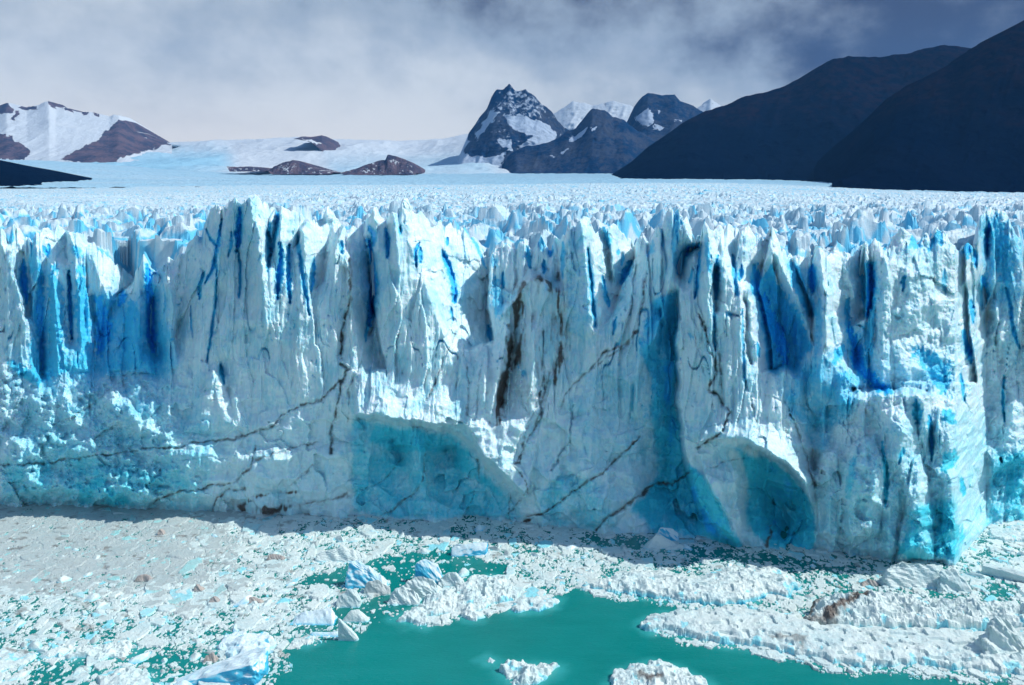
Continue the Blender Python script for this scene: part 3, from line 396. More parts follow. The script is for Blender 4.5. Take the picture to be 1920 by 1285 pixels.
LIT = [  # broken faces that slope away up and to the right: crease line, outline, slope
 ([(474,362),(483,400),(490,440),(493,475),(499,545)],[(474,350),(483,400),(490,440),(493,475),(499,545),(507,480),(510,450),(500,430),(505,405),(519,388),(519,350)],1.0),
 ([(523,370),(530,420),(536,455),(546,472)],[(523,350),(530,420),(536,455),(546,472),(560,457),(565,430),(576,405),(576,350)],1.0),
 ([(560,400),(560,425),(572,440),(577,480),(585,548)],[(576,350),(560,425),(572,440),(577,480),(585,548),(602,530),(625,470),(633,440),(645,412),(645,350)],1.0),
 ([(648,480),(655,540),(664,600),(672,650),(685,695)],[(648,480),(655,540),(664,600),(672,650),(685,695),(722,690),(712,640),(700,570),(690,480),(685,440),(690,350),(650,350)],.9),
 ([(750,360),(762,410),(775,450),(790,500),(805,550),(820,600),(836,640),(852,655)],[(750,350),(762,410),(775,450),(790,500),(805,550),(820,600),(836,640),(852,655),(885,655),(925,640),(915,580),(925,350)],.75),
 ([(697,392),(712,420),(722,432)],[(697,350),(697,392),(712,420),(722,432),(728,432),(727,350)],1.1),
 ([(1097,400),(1105,450),(1112,500),(1125,560),(1132,605)],[(1095,350),(1105,450),(1112,500),(1125,560),(1132,605),(1150,590),(1165,540),(1192,480),(1200,350)],.9),
 ([(1277,390),(1290,425),(1300,452)],[(1277,350),(1277,390),(1290,425),(1300,452),(1314,452),(1313,350)],1.2),
 ([(1328,420),(1338,465),(1346,492)],[(1328,350),(1338,465),(1346,492),(1352,470),(1348,350)],1.0),
 ([(1354,470),(1362,490),(1373,508)],[(1350,350),(1354,470),(1362,490),(1373,508),(1384,470),(1390,350)],1.0),
 ([(1392,450),(1400,520),(1405,580),(1411,640),(1419,700)],[(1390,350),(1392,450),(1400,520),(1405,580),(1411,640),(1419,700),(1450,690),(1446,640),(1435,590),(1420,540),(1430,500),(1446,440),(1446,350)],.8),
 ([(1452,460),(1470,505),(1485,545),(1500,580),(1517,622)],[(1448,350),(1452,460),(1470,505),(1485,545),(1500,580),(1517,622),(1526,645),(1524,590),(1507,540),(1490,500),(1478,350)],1.1),
 ([(1480,480),(1510,520),(1530,505)],[(1480,350),(1480,480),(1510,520),(1530,505),(1538,350)],.9),
 ([(1556,470),(1558,540),(1563,600),(1575,622)],[(1550,350),(1556,470),(1558,540),(1563,600),(1575,622),(1590,612),(1622,600),(1624,560),(1615,350)],.7),
 ([(1656,470),(1652,560),(1652,640),(1656,716)],[(1656,350),(1652,560),(1652,640),(1656,716),(1830,716),(1815,600),(1800,350)],.22),
 ([(28,420),(38,520),(52,602)],[(28,350),(38,520),(52,602),(62,600),(55,500),(50,350)],.9),
 ([(72,425),(75,470),(85,480),(100,490),(126,500)],[(72,350),(75,470),(85,480),(100,490),(126,500),(130,350)],1.1),
 ([(134,440),(150,480),(175,482),(186,520),(204,562)],[(134,350),(150,480),(175,482),(186,520),(204,562),(228,550),(252,528),(252,350)],1.1),
 ([(664,692),(720,686),(800,726),(852,715),(868,755)],[(664,692),(668,776),(720,783),(780,791),(858,797),(868,755),(852,715),(800,726),(720,686)],-.42),
 ([(885,770),(940,772),(990,780),(1006,815)],[(885,770),(872,800),(905,850),(948,892),(985,930),(1002,860),(1008,815),(990,780),(940,772)],-.40),
 ([(1335,850),(1350,880),(1376,940)],[(1335,850),(1308,850),(1335,920),(1366,968),(1376,940),(1350,880)],-.6),
 ([(1330,792),(1400,786),(1450,798),(1500,850),(1524,895)],[(1330,792),(1310,830),(1350,822),(1400,823),(1440,847),(1480,873),(1516,918),(1524,895),(1500,850),(1450,798),(1400,786)],-.55),
]
# a warp gives the traced lines their broken, natural edge
WX = PX+(fbm(PX/34, PY/40, 3, 3)-.5)*9+(fbm(PX/9, PY/11, 3, 4)-.5)*5
WY = PY+(fbm(PX/30, PY/44, 3, 5)-.5)*14+(fbm(PX/8, PY/12, 2, 6)-.5)*5
Dc, dst = diffuse_curves()
D = bil(Dc, dst, GX0, GY0, WX, WY).astype(np.float32)*1.6
D = np.where(D > 10, 10+(D-10)*.45, D)
U = (PX-CX)/8.6; Hh = (interp(WATERLINE, gx)[None, :]-PY)/8.6          # metres along and up the wall
upper = sstep(18, 34, Hh+(fbm(U/9, Hh/9, 2, 8)-.5)*14)
calm = sstep(-14, 14, sdist([(1655,480),(1820,480),(1835,600),(1825,715),(1660,715)], WX, WY))*.7; calm = np.maximum(calm, sstep(-10, 14, sdist([(395,420),(480,380),(500,560),(500,690),(380,690)], WX, WY))*.35); calm = np.maximum(calm, sstep(-10, 10, sdist([(1062,420),(1092,412),(1112,600),(1064,620)], WX, WY))*.7)
for crease, outl, k_ in LIT:
    if k_ > .6: calm = np.maximum(calm, .55*sstep(-4, 6, sdist(outl, WX, WY)))
calm = np.maximum(calm, .6*sstep(-8, 8, sdist([(1790,720),(1880,720),(1880,1000),(1790,1070)], WX, WY)))
upper_ = upper; upper = upper*(1-calm)
rough_zone = np.maximum(sstep(420, 260, PX)*sstep(36, 24, Hh), sstep(1540, 1600, PX)*.42)
for crease, outl, k_ in LIT:
    P_ = np.array(outl); pad = 12; x0, y0 = P_.min(0)-pad; x1, y1 = P_.max(0)+pad
    j0 = max(0, int((x0-GX0)/GS)); j1 = int((x1-GX0)/GS)+2; i0 = max(0, int((y0-GY0)/GS)); i1 = int((y1-GY0)/GS)+2
    sl = (slice(i0, i1), slice(j0, j1)); wx_ = PX[sl]*.4+WX[sl]*.6; wy_ = PY[sl]*.4+WY[sl]*.6
    dd_, _ = distpath(crease, wx_, wy_); D[sl] += k_*(1.55 if k_ > .3 else 1.15)*dd_/8.6*sstep(-2.5, 1.5, sdist(outl, wx_, wy_))
low_ = 1-upper
D += (fbm(U/11+3, Hh/9, 3, 301, .5, True)-.62)*-3.4*(.35+.65*low_)
D += (fbm(U/4.2+7, Hh/5, 3, 303, .5, True)-.6)*-1.5*(.3+.7*low_)
hz_ = np.zeros_like(U, np.int32)
BLOCKS = [  # blocks that stand out of the face (negative: scooped hollows), metres
 ([(395,693),(410,697),(428,745),(442,800),(400,815),(345,812),(365,755)],1.7),([(425,715),(445,740),(470,800),(440,805)],1.0),([(475,850),(520,838),(560,850),(565,900),(530,925),(480,915),(455,885)],1.5),
 ([(262,545),(275,562),(285,640),(290,700),(235,702),(240,620),(250,570)],2.4),([(305,505),(322,510),(330,600),(335,690),(318,690),(300,600)],1.6),([(200,650),(222,632),(238,660),(235,705),(195,705)],1.6),
 ([(60,730),(120,720),(160,760),(140,800),(60,790)],1.6),([(180,740),(260,715),(300,760),(260,810),(200,800)],1.8),([(0,820),(60,812),(80,850),(40,890),(0,880)],1.4),([(120,830),(200,815),(240,850),(180,880),(120,870)],1.2),
 ([(165,880),(260,870),(300,900),(280,950),(180,948)],1.4),([(0,890),(100,880),(130,915),(100,944),(0,940)],1.2),([(300,840),(400,835),(420,880),(340,900)],1.0),
 ([(1712,860),(1725,850),(1742,905),(1748,960),(1752,1050),(1680,1050),(1695,960)],3.2),([(1600,830),(1640,815),(1660,880),(1650,1000),(1600,1030),(1570,980),(1580,890)],2.6),([(1540,850),(1570,840),(1580,960),(1565,1025),(1532,1000),(1530,900)],2.2),
 ([(1720,745),(1742,742),(1746,800),(1735,850),(1722,800)],2.6),([(1760,760),(1790,770),(1800,850),(1770,870),(1750,820)],2.0),([(1500,690),(1530,700),(1545,760),(1530,810),(1500,760)],-1.0),([(1590,690),(1620,705),(1600,790),(1570,800),(1565,740)],1.3),
 ([(1060,790),(1110,770),(1130,850),(1100,900),(1060,880)],1.2),([(1130,700),(1190,720),(1210,800),(1150,820),(1110,760)],-1.3),([(1040,900),(1080,890),(1090,960),(1040,975)],1.0),([(1100,930),(1150,900),(1180,950),(1150,990),(1100,985)],1.0),
 ([(1325,880),(1350,900),(1372,960),(1395,1022),(1350,1010),(1320,940)],1.2),([(1440,900),(1500,920),(1515,990),(1470,1010),(1430,960)],-1.6),([(590,840),(650,830),(655,900),(610,930),(585,890)],1.0),
 ([(700,830),(760,815),(775,880),(740,930),(690,900)],-1.2),([(800,830),(850,840),(870,900),(840,950),(800,930)],-1.2),([(770,800),(795,805),(808,965),(778,965),(772,880)],.9),([(930,900),(960,920),(960,970),(900,965)],.8),
 ([(1652,770),(1690,760),(1712,800),(1700,860),(1668,900),(1655,860)],1.6),([(1770,880),(1800,890),(1806,980),(1785,1040),(1762,1000)],2.0),([(1668,900),(1688,910),(1680,1040),(1655,1050),(1652,960)],1.4),([(1690,500),(1740,490),(1760,560),(1720,620),(1680,590)],1.2),([(1745,560),(1800,560),(1812,640),(1770,645)],1.3),([(1670,640),(1720,630),(1735,700),(1680,710)],1.0),
 ([(1620,500),(1655,490),(1652,600),(1640,715),(1612,700)],.6),([(1750,655),(1800,650),(1810,690),(1770,700)],.8),([(1560,590),(1590,600),(1590,640),(1565,650)],2.0),
]
BW = PX*.3+WX*.7; BV = PY*.3+WY*.7
for P_, h_ in BLOCKS:
    a_ = np.array(P_); j0 = max(0, int((a_[:, 0].min()-20-GX0)/GS)); j1 = int((a_[:, 0].max()+20-GX0)/GS); i0 = int((a_[:, 1].min()-20-GY0)/GS); i1 = min(nr, int((a_[:, 1].max()+20-GY0)/GS))
    sl = (slice(i0, i1), slice(j0, j1)); sd_ = sdist(P_, BW[sl], BV[sl]); D[sl] -= h_*(sstep(-1.5, 2.5, sd_)*.6+sstep(0, 22, sd_)*.9)
l1, l2, li, lx, ly = worley(U/2.3+(fbm(U/2, Hh/2, 2, 330)-.5)*.9, Hh/2.0+(fbm(U/2, Hh/2, 2, 331)-.5)*.9, 332)
D -= np.clip(.62-l1, 0, 1)*(.6+li*2.6)*rough_zone*sstep(.42, .56, fbm(U/7, Hh/6, 3, 334))*1.5
u3 = U+(fbm(U/8, Hh/18, 3, 311)-.5)*5-(Hh*.05)
c1, c2, kid, kx, ky = worley(u3/3.4, Hh/24, 312)
BL = (kid-.45)*2.6+kx*(_h((kid*9999).astype(np.int32), hz_, hz_, 5)-.3)*3.4
D += BL*(.15+.85*upper)*.8
c1, c2, kid, kx, ky = worley(u3/1.5+30, Hh/11, 313)
D += ((kid-.45)*.9+kx*(kid-.3)*1.3)*(.06+.6*upper)
c1, c2, kid, kx, ky = worley(U/7.5+(fbm(U/6, Hh/6, 3, 316)-.5)*1.4, Hh/8.5+(fbm(U/6, Hh/6, 3, 317)-.5)*1.4+U*.05, 314)
D += ((kid-.5)*1.7+kx*(kid-.4)*2.6+ky*(_h((kid*9999).astype(np.int32), hz_, hz_, 6)-.75)*2.2)*low_*.8
# vertical flutes high up, faceted and lumpy low down
u2 = U+(fbm(U/6, Hh/14, 3, 11)-.5)*2.6
fl = fbm(u2/1.9, Hh/16, 2, 12, ridged=True)
D += (0.5-fl)*.85*(0.2+0.8*upper)
fl2 = fbm(u2/0.75+40, Hh/7, 2, 14, ridged=True)
D += (0.5-fl2)*.40*(0.35+.65*upper)
d1, d2, cid, ex, ey = worley(U/5.5+(fbm(U/4, Hh/4, 2, 20)-.5)*.9, Hh/8+(fbm(U/5, Hh/5, 2, 21)-.5)*.8, 22)
e_ = np.clip((d2-d1)*2.2, 0, 1)
D += e_*((cid-.5)*.9 + (ex*(_h((cid*9999).astype(np.int32), np.zeros_like(cid, np.int32), np.zeros_like(cid, np.int32), 3)-.5)*2.4 + ey*(cid-.4)*1.6))*(1-.6*upper)
d1, d2, cid, ex, ey = worley(U/1.9+(fbm(U, Hh, 2, 30)-.5)*.8, Hh/2.3+(fbm(U, Hh, 2, 31)-.5)*.8, 32)
D += ((cid-.5)*.55+ex*(cid-.5)*.9)*(0.25+.95*rough_zone)*(1-.3*upper)
D += (fbm(U/2.4, Hh/2.4, 5, 40, .58)-.5)*(.55+2.2*rough_zone)
D += (fbm(U*2.2, Hh*1.6, 3, 45, .6)-.5)*(.18+.45*rough_zone)
pit = fbm(U*1.9+5, Hh/1.1, 2, 50); pits = sstep(.77, .84, pit)*upper*sstep(.4, .6, vnoise(U/6, Hh/6, 51))                 # small melt pockets
D += pits*.4
blue = np.zeros_like(D); dirt = np.zeros_like(D)
blue += pits*.38
def local(P, pad):
    P = np.asarray(P)[:, :2]; x0, y0 = P.min(0)-pad; x1, y1 = P.max(0)+pad
    j0 = max(0, int((x0-GX0)/GS)); j1 = min(nc, int((x1-GX0)/GS)+2); i0 = max(0, int((y0-GY0)/GS)); i1 = min(nr, int((y1-GY0)/GS)+2)
    return slice(i0, i1), slice(j0, j1)
for P, s, soft in BLUES:
    sl = local(P, soft*2+20); d = sdist(P, WX[sl], WY[sl])
    mod = .65+.7*fbm(U[sl]/3, Hh[sl]/3, 3, 61)
    blue[sl] = np.maximum(blue[sl], blue[sl]*.5+s*sstep(-soft, soft, d)*mod)
for P, wd, s, cut in SLITS:
    sl = local(P, wd*2+16); q = .5
    d, par = distpath(P, PX[sl]+(WX[sl]-PX[sl])*q, PY[sl]+(WY[sl]-PY[sl])*q); d = d+(fbm(U[sl]*2.2, Hh[sl]*1.4, 3, 63)-.5)*wd*1.1
    if wd < 7: s = s*.86
    ww = wd*(.35+.65*np.sin(np.clip(par, 0.02, .98)*math.pi))
    blue[sl] = np.maximum(blue[sl], s*sstep(ww*1.25+1.2, ww*.45, d)); blue[sl] = np.maximum(blue[sl], .34*s*sstep(ww*3.2+3, ww, d)); D[sl] += .75*cut*sstep(ww+1.2, ww*.3, d)
for P, wd, s, cut in DIRT:
    sl = local(P, wd*4+16); d, par = distpath(P, WX[sl], WY[sl])
    br = .35+.9*fbm(U[sl]*.9, Hh[sl]*.9, 3, 71) if wd < 5 else sstep(.30, .62, fbm(u2[sl]*1.3, Hh[sl]*.16, 4, 73, .6))*1.25
    ww = wd*(.15+1.5*fbm(PX[sl]/13, PY[sl]/13, 3, 72)**1.6)*(1 if wd > 5 else .85)
    d = d+(fbm(U[sl]*1.7, Hh[sl]*1.7, 3, 74)-.5)*4.0
    dirt[sl] = np.maximum(dirt[sl], s*br*np.exp(-(d/(ww+.6))**2)); dirt[sl] = np.maximum(dirt[sl], .36*s*br*np.exp(-(d/(ww*5+4))**2)*sstep(.35, .65, fbm(u2[sl]*.9, Hh[sl]*.35, 3, 75))); D[sl] += cut*np.exp(-(d/(ww+.7))**2)
# thin joints over the whole face
cr = np.abs(vnoise(u2/2.6, Hh/15, 81)-.5); k = sstep(.022, .004, cr)*sstep(.45, .6, vnoise(U/7, Hh/7, 82)); D += k*1.0*upper; blue = np.maximum(blue, k*.45*upper)


# unroll the wall: rows from under the water to the crest, over it and down behind
NV = 430; xs = np.arange(GX0+2, GX1-2, 1.5, dtype=np.float32)
wl = interp(WATERLINE, xs); cr_ = interp(CREST, xs)+(vnoise(xs/5, xs*0, 90)-.5)*6+(vnoise(xs/2.2, xs*0, 91)-.5)*3
uc = (xs-CX)/8.6; q1, q2, qi, qx, qy = worley((uc+(fbm(uc/8, uc*0+7.2, 3, 311)-.5)*5-3)/3.0, uc*0, 92)
cr_ = cr_+sstep(.55, .02, q2-q1)*(5+qi*13)-sstep(.5, .0, np.abs(qx))*3
v = np.linspace(0, 1, NV)**0.92
rows_py = (wl+10)[None, :]*(1-v[:, None])+cr_[None, :]*v[:, None]
XX = np.broadcast_to(xs, rows_py.shape)
dd = bil(D, GS, GX0, GY0, XX, rows_py); bb = bil(blue, GS, GX0, GY0, XX, rows_py); di = bil(dirt, GS, GX0, GY0, XX, rows_py)
base = Yb(xs)[None, :]; hgt = np.maximum((wl[None, :]-rows_py)/8.6, 0)
mc = (rows_py-cr_[None, :])/8.6                                        # metres below the crest
rnd = 2.6*(1-np.sqrt(np.clip(mc/3.6, 0, 1)))
YY = base+0.075*hgt+dd+rnd
pts = unproj(XX, rows_py, YY).reshape(NV, -1, 3)
back = []
lastY = YY[-1]; lz = pts[-1][:, 2]
for k_, (by, bz) in enumerate(((.5, .15), (1.2, 1.0), (2.2, 3.0), (3.5, 7.0), (5.0, 13.0), (6.5, 22.0))):
    p = pts[-1].copy(); f_ = 1+by/np.maximum(lastY, 1); p[:, 1] += by; p[:, 2] -= bz; back.append(p)
kk = np.ones(9)/9; CRY = np.convolve(np.pad(YY[-1], 4, mode='edge'), kk, 'valid'); CRZ = np.convolve(np.pad(lz, 4, mode='edge'), kk, 'valid')
allp = np.concatenate([pts, np.array(back)], 0); NR = NV+len(back)
ab = np.concatenate([bb, np.zeros((len(back), len(xs)))], 0); ad = np.concatenate([di, np.zeros((len(back), len(xs)))], 0)
PARTS = [  # name, polygon in the traced frame, label
 ('ice_spire', [(335,360),(600,360),(600,560),(560,600),(440,640),(335,640)], 'broad shaded spire with bright blue slits'),
 ('ice_spire', [(655,360),(915,360),(930,640),(850,700),(690,700),(655,640)], 'tall spire with a sunlit right shoulder'),
 ('ice_spire', [(1058,380),(1125,380),(1120,625),(1058,625)], 'flat-topped pale blue tower'),
 ('ice_spire', [(1205,370),(1308,370),(1300,560),(1210,600)], 'rounded pointed tower'),
 ('ice_spire', [(1308,400),(1347,400),(1347,640),(1310,640)], 'narrow blade of ice'),
 ('ice_spire', [(-5,380),(57,380),(57,600),(-5,600)], 'narrow leaning blade of ice'),
 ('ice_spire', [(1828,370),(1935,370),(1930,650),(1856,640)], 'tall blue spire with an open slot'),
 ('ice_tower', [(1615,440),(1826,440),(1850,700),(1745,728),(1600,725)], 'broad pale tower with a lumpy top'),
 ('dirty_face', [(930,560),(1000,505),(1055,545),(1052,720),(1000,830),(915,800)], 'face streaked with black debris'),
 ('ice_buttress', [(1565,800),(1600,740),(1745,740),(1850,800),(1865,1080),(1535,1075),(1527,930)], 'blue buttress standing out into the lake'),
 ('ice_cave', [(660,785),(850,806),(905,860),(990,945),(990,1080),(655,1080)], 'turquoise hollow under an overhang'),
 ('ice_cave', [(1395,838),(1480,882),(1524,940),(1530,1075),(1440,1075),(1400,980)], 'deep teal cave under an arch'),
 ('ice_gully', [(1225,560),(1272,545),(1270,760),(1290,870),(1330,985),(1230,985),(1215,700)], 'blue gully cut into the wall'),
]
glacier = empty('glacier_front', (0, 186, 0))
props(glacier, 'long crevassed wall of blue and white ice rising straight from the lake', 'glacier')
NC = len(xs)
cpx = (XX[:-1, :-1]+XX[1:, 1:])*.5; cpy = (rows_py[:-1, :-1]+rows_py[1:, 1:])*.5
lab = np.zeros((NR-1, NC-1), np.int8)
wxx = bil(WX, GS, GX0, GY0, cpx, cpy); wyy = bil(WY, GS, GX0, GY0, cpx, cpy)
for i, (nm, P, lb) in enumerate(PARTS): lab[:NV-1][inpoly(P, wxx, wyy)] = i+1
for r in range(NV-1, NR-1): lab[r] = lab[NV-2]
P0 = allp.reshape(-1, 3)-np.array([0, 186, 0])
FC = grid_faces(NR, NC).reshape(NR-1, NC-1, 4)
for i in range(len(PARTS)+1):
    f = FC[lab == i]
    if not len(f): continue
    V_, f_, a_ = compact(P0, f, {'blue': ab, 'dirt': ad})
    o = mesh_obj('ice_face' if i == 0 else PARTS[i-1][0], V_, f_, M_ICE, glacier, a_)
    if i: o['label'] = PARTS[i-1][2]

# ------------------------------------------------------------------ the crevassed ice field behind the wall
PROF = [(185,482),(230,450),(260,436),(300,421),(400,400),(600,379),(900,364),(1500,354),(2600,347.5)]
def field():
    cs = np.arange(-420, 2340, 2.2, dtype=np.float32)
    Ys = [186.0]
    while Ys[-1] < 2600: Ys.append(Ys[-1]+max(.42, Ys[-1]*.0042))
    Ys = np.array(Ys, np.float32); C, Y = np.meshgrid(cs, Ys)
    X = (C-CX)*Y/F
    row = np.interp(Y, [p[0] for p in PROF], [p[1] for p in PROF])
    # sinks towards the dark mountain on the right, lifts a little in the middle
    row = row + sstep(1350, 1950, C)*18*sstep(600, 2200, Y) - np.exp(-((C-1250)/260)**2)*4*sstep(500, 1500, Y) + sstep(600, 0, C)*5*sstep(400, 1200, Y)
    Z0 = CAM_H-(row-HY)*Y/F
    near = sstep(560, 230, Y)
    wx = X+(fbm(X/30, Y/30, 3, 101)-.5)*16; wy = Y+(fbm(X/30, Y/30, 3, 102)-.5)*16
    d1, d2, cid, ex, ey = worley(wx/7.5, wy/5.0, 103); e1 = d2-d1
    g1, g2, gid, gx_, gy_ = worley(wx/13, wy/9, 104); block = ((gid-.4)*6.5*np.minimum(1, (g2-g1)*2.4)-gx_*(gid-.2)*4)*near
    a = (cid-.35)*6.5*np.minimum(1, e1*3.2)+(ex*(cid-.5)*3.5)
    d1, d2, cid2, ex, ey = worley(wx/2.9, wy/2.4, 107); e2 = d2-d1
    b_ = (cid2-.4)*3.4*np.minimum(1, e2*2.6)
    r1 = fbm(wx/14, wy/9, 4, 110, .55, True)
    far_ = sstep(230, 330, Y); big = fbm(X/120, Y/90, 3, 120)
    amp = (.55+.75*sstep(.35, .65, big))*(.42+.58*sstep(300, 850, C))*(1-.3*sstep(1250, 1500, C)*far_)
    sp = sstep(.74, .95, vnoise(wx/4.2, wy/3.4, 131))*7.5                      # pointed seracs
    far = sstep(300, 900, Y)
    Z = Z0+block+amp*(a*.40+b_*.55+(r1-.55)*3.6)*(.75+.4*near)*(1-.35*sstep(500, 1200, Y))+sp*near*.55+sp*.22*(1-near)*amp+(fbm(X/1.2, Y/1.2, 3, 140)-.5)*.8
    Z += (fbm(wx/16+9, wy/30, 3, 150, .5, True)-.62)*6*sstep(250, 330, Y)*sstep(1500, 700, Y)*.5
    crev = sstep(.10, .02, e1)*(cid > .45); low = sstep(.50, .36, r1)
    tro = sstep(.42, .25, fbm(wx/60, wy/13, 3, 152, .5, True))
    Z -= tro*3.2*sstep(1300, 500, Y)
    bl = np.maximum(np.maximum(crev*.45, tro*.55), low*.38); bl = np.maximum(bl, sstep(.20, .05, g2-g1)*near*.6)+.15*far*fbm(X/60, Y/60, 2, 160)
    # drop the first rows into the gap behind the wall crest
    edge = np.interp(cs, xs, CRY)[None, :]+2.5; t_ = (Y-edge)
    Z = np.where(t_ < 7, np.minimum(Z, np.interp(cs, xs, CRZ)[None, :]-5+t_*.9), Z)
    Z -= np.clip(-t_, 0, 8)*6
    band = fbm(X/70+Y/300, Y/900, 3, 170); dirtb = sstep(.62, .72, band)*.12*far
    V = np.stack([X, Y, Z], -1)
    keep = (Y > edge-2.5)[:-1, :-1]
    f = grid_faces(*C.shape, mask=keep)
    V_, f_, a_ = compact(V.reshape(-1, 3), f, {'blue': bl, 'dirt': dirtb})
    o = mesh_obj('glacier_ice_field', V_, f_, M_FIELD, None, a_); props(o, 'jagged white and pale blue ice field behind the wall', None, None, 'structure')
field()

# ------------------------------------------------------------------ mountain and snow land beyond
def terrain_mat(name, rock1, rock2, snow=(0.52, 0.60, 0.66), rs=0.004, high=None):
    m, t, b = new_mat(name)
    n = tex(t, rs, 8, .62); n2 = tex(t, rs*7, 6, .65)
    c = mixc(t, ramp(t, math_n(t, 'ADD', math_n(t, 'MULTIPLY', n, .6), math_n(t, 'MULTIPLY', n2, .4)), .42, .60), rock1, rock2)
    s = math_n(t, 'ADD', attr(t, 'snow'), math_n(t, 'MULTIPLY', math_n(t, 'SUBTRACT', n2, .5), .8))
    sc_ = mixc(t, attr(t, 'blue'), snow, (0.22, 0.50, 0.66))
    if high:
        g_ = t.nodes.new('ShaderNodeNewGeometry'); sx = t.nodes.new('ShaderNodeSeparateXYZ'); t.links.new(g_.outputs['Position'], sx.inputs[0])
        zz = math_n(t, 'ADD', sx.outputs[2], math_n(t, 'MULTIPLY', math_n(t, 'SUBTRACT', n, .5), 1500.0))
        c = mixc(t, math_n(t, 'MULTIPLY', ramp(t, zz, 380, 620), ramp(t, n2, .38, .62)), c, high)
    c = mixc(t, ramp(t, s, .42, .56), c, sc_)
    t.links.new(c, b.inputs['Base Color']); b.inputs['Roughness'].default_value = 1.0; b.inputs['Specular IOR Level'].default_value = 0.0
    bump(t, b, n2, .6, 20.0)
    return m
M_DARK = terrain_mat('forest_painted_shade', (0.0002, 0.004, 0.017), (0.0015, 0.006, 0.020), rs=.0022, high=(0.010, 0.008, 0.017))  # forest darkened to near black in the colour to stand for cloud shade
M_BLUE = terrain_mat('rock_painted_shade', (0.003, 0.028, 0.085), (0.045, 0.062, 0.10), snow=(0.36, 0.46, 0.58), rs=.003)  # blue rock and dull snow hold cloud shade and haze in their colour
M_ROCK = terrain_mat('brown_rock', (0.045, 0.05, 0.085), (0.13, 0.098, 0.12), rs=.005)
M_SNOW = terrain_mat('snow_slope', (0.10, 0.085, 0.10), (0.2, 0.15, 0.15), rs=.002)

def ridge(name, crest, foot, Yf, Yc, mat, label, snow=None, jag=4, relief=1.0, step=2.5, nrow=150, seed=1, bluep=None, kind='structure', cat=None, profile=1.0, iso=0, soft=6, wob=8, snown=0, rock=None):
    """a mountainside: crest and foot traced, real distances Yf (foot) and Yc (crest), gullies cut in, and a back slope"""
    x0 = min(p[0] for p in crest); x1 = max(p[0] for p in crest); xs = np.arange(x0, x1+step, step, dtype=np.float32)
    cr0 = interp(crest, xs); jg = (fbm(xs/24, xs*0, 5, seed, .62)-.5)*jag*2.2; cr = cr0+jg; ft = interp(foot, xs); ft = np.maximum(ft, cr+.3)
    vv = np.linspace(0, 1, nrow)[:, None]
    py = ft[None]*(1-vv)+cr0[None]*vv+jg[None]*vv**14; X_ = np.broadcast_to(xs, py.shape)
    Y = Yf+(Yc-Yf)*vv**profile+0*py
    env = np.sin(np.pi*np.clip(vv, 0, 1)*.98)**.6
    pxm = Yc/F
    g = fbm(X_/26+(py-300)/60, py/42, 5, seed+5, .55, True); g2 = fbm(X_/9, py/12, 4, seed+6, .6, True)
    Y = Y+((.55-g)*45*pxm*relief+(.5-g2)*8*pxm*relief)*env
    V = unproj(X_, py, Y)
    if iso: V[..., 2] += (fbm(V[..., 0]/(iso*9)+seed, Y/(iso*13), 6, seed+20, .55, True)-.6)*iso*np.minimum(1, vv*8)*sstep(1.0, .9, vv)
    bk = []
    for by, bz in ((.03, .02), (.12, .3), (.3, 1.0)):
        p = V[-1].copy(); hgt = np.maximum(p[:, 2]-V[0][:, 2], 1); p[:, 1] += by*(Yc); p[:, 2] -= hgt*bz; bk.append(p)
    V = np.concatenate([V, np.array(bk)], 0); R_ = nrow+3
    sn = np.zeros((R_, len(xs))); bl = np.zeros((R_, len(xs)))
    wx = X_+(fbm(X_/wob, py/wob, 4, seed+8, .6)-.5)*wob*1.6; wy = py+(fbm(X_/wob, py/wob, 4, seed+9, .6)-.5)*wob*1.4
    if snow == 'all': sn[:] = 1
    elif snow:
        for P, s in snow: sn[:nrow] = np.maximum(sn[:nrow], s*sstep(-1.2, 1.2, sdist(P, wx, wy)))
    if snow == 'all' and bluep:
        for P, s in bluep: bl[:nrow] = np.maximum(bl[:nrow], s*sstep(-soft, soft, sdist(P, wx, wy)))
    if rock:
        sn[:nrow] = 1
        for P, s in rock: sn[:nrow] = np.minimum(sn[:nrow], 1-s*sstep(-1.0, 1.0, sdist(P, wx, wy)))
    if snown: sn[:nrow] = np.maximum(sn[:nrow], sstep(.56, .64, fbm(X_/7, py/4, 4, seed+30, .6))*snown)
    sn[nrow:] = sn[nrow-1]
    o = mesh_obj(name, V.reshape(-1, 3), grid_faces(R_, len(xs)), mat, None, {'snow': sn, 'blue': bl, 'dirt': sn*0}, smooth=True)
    props(o, label, cat, None, kind); return o

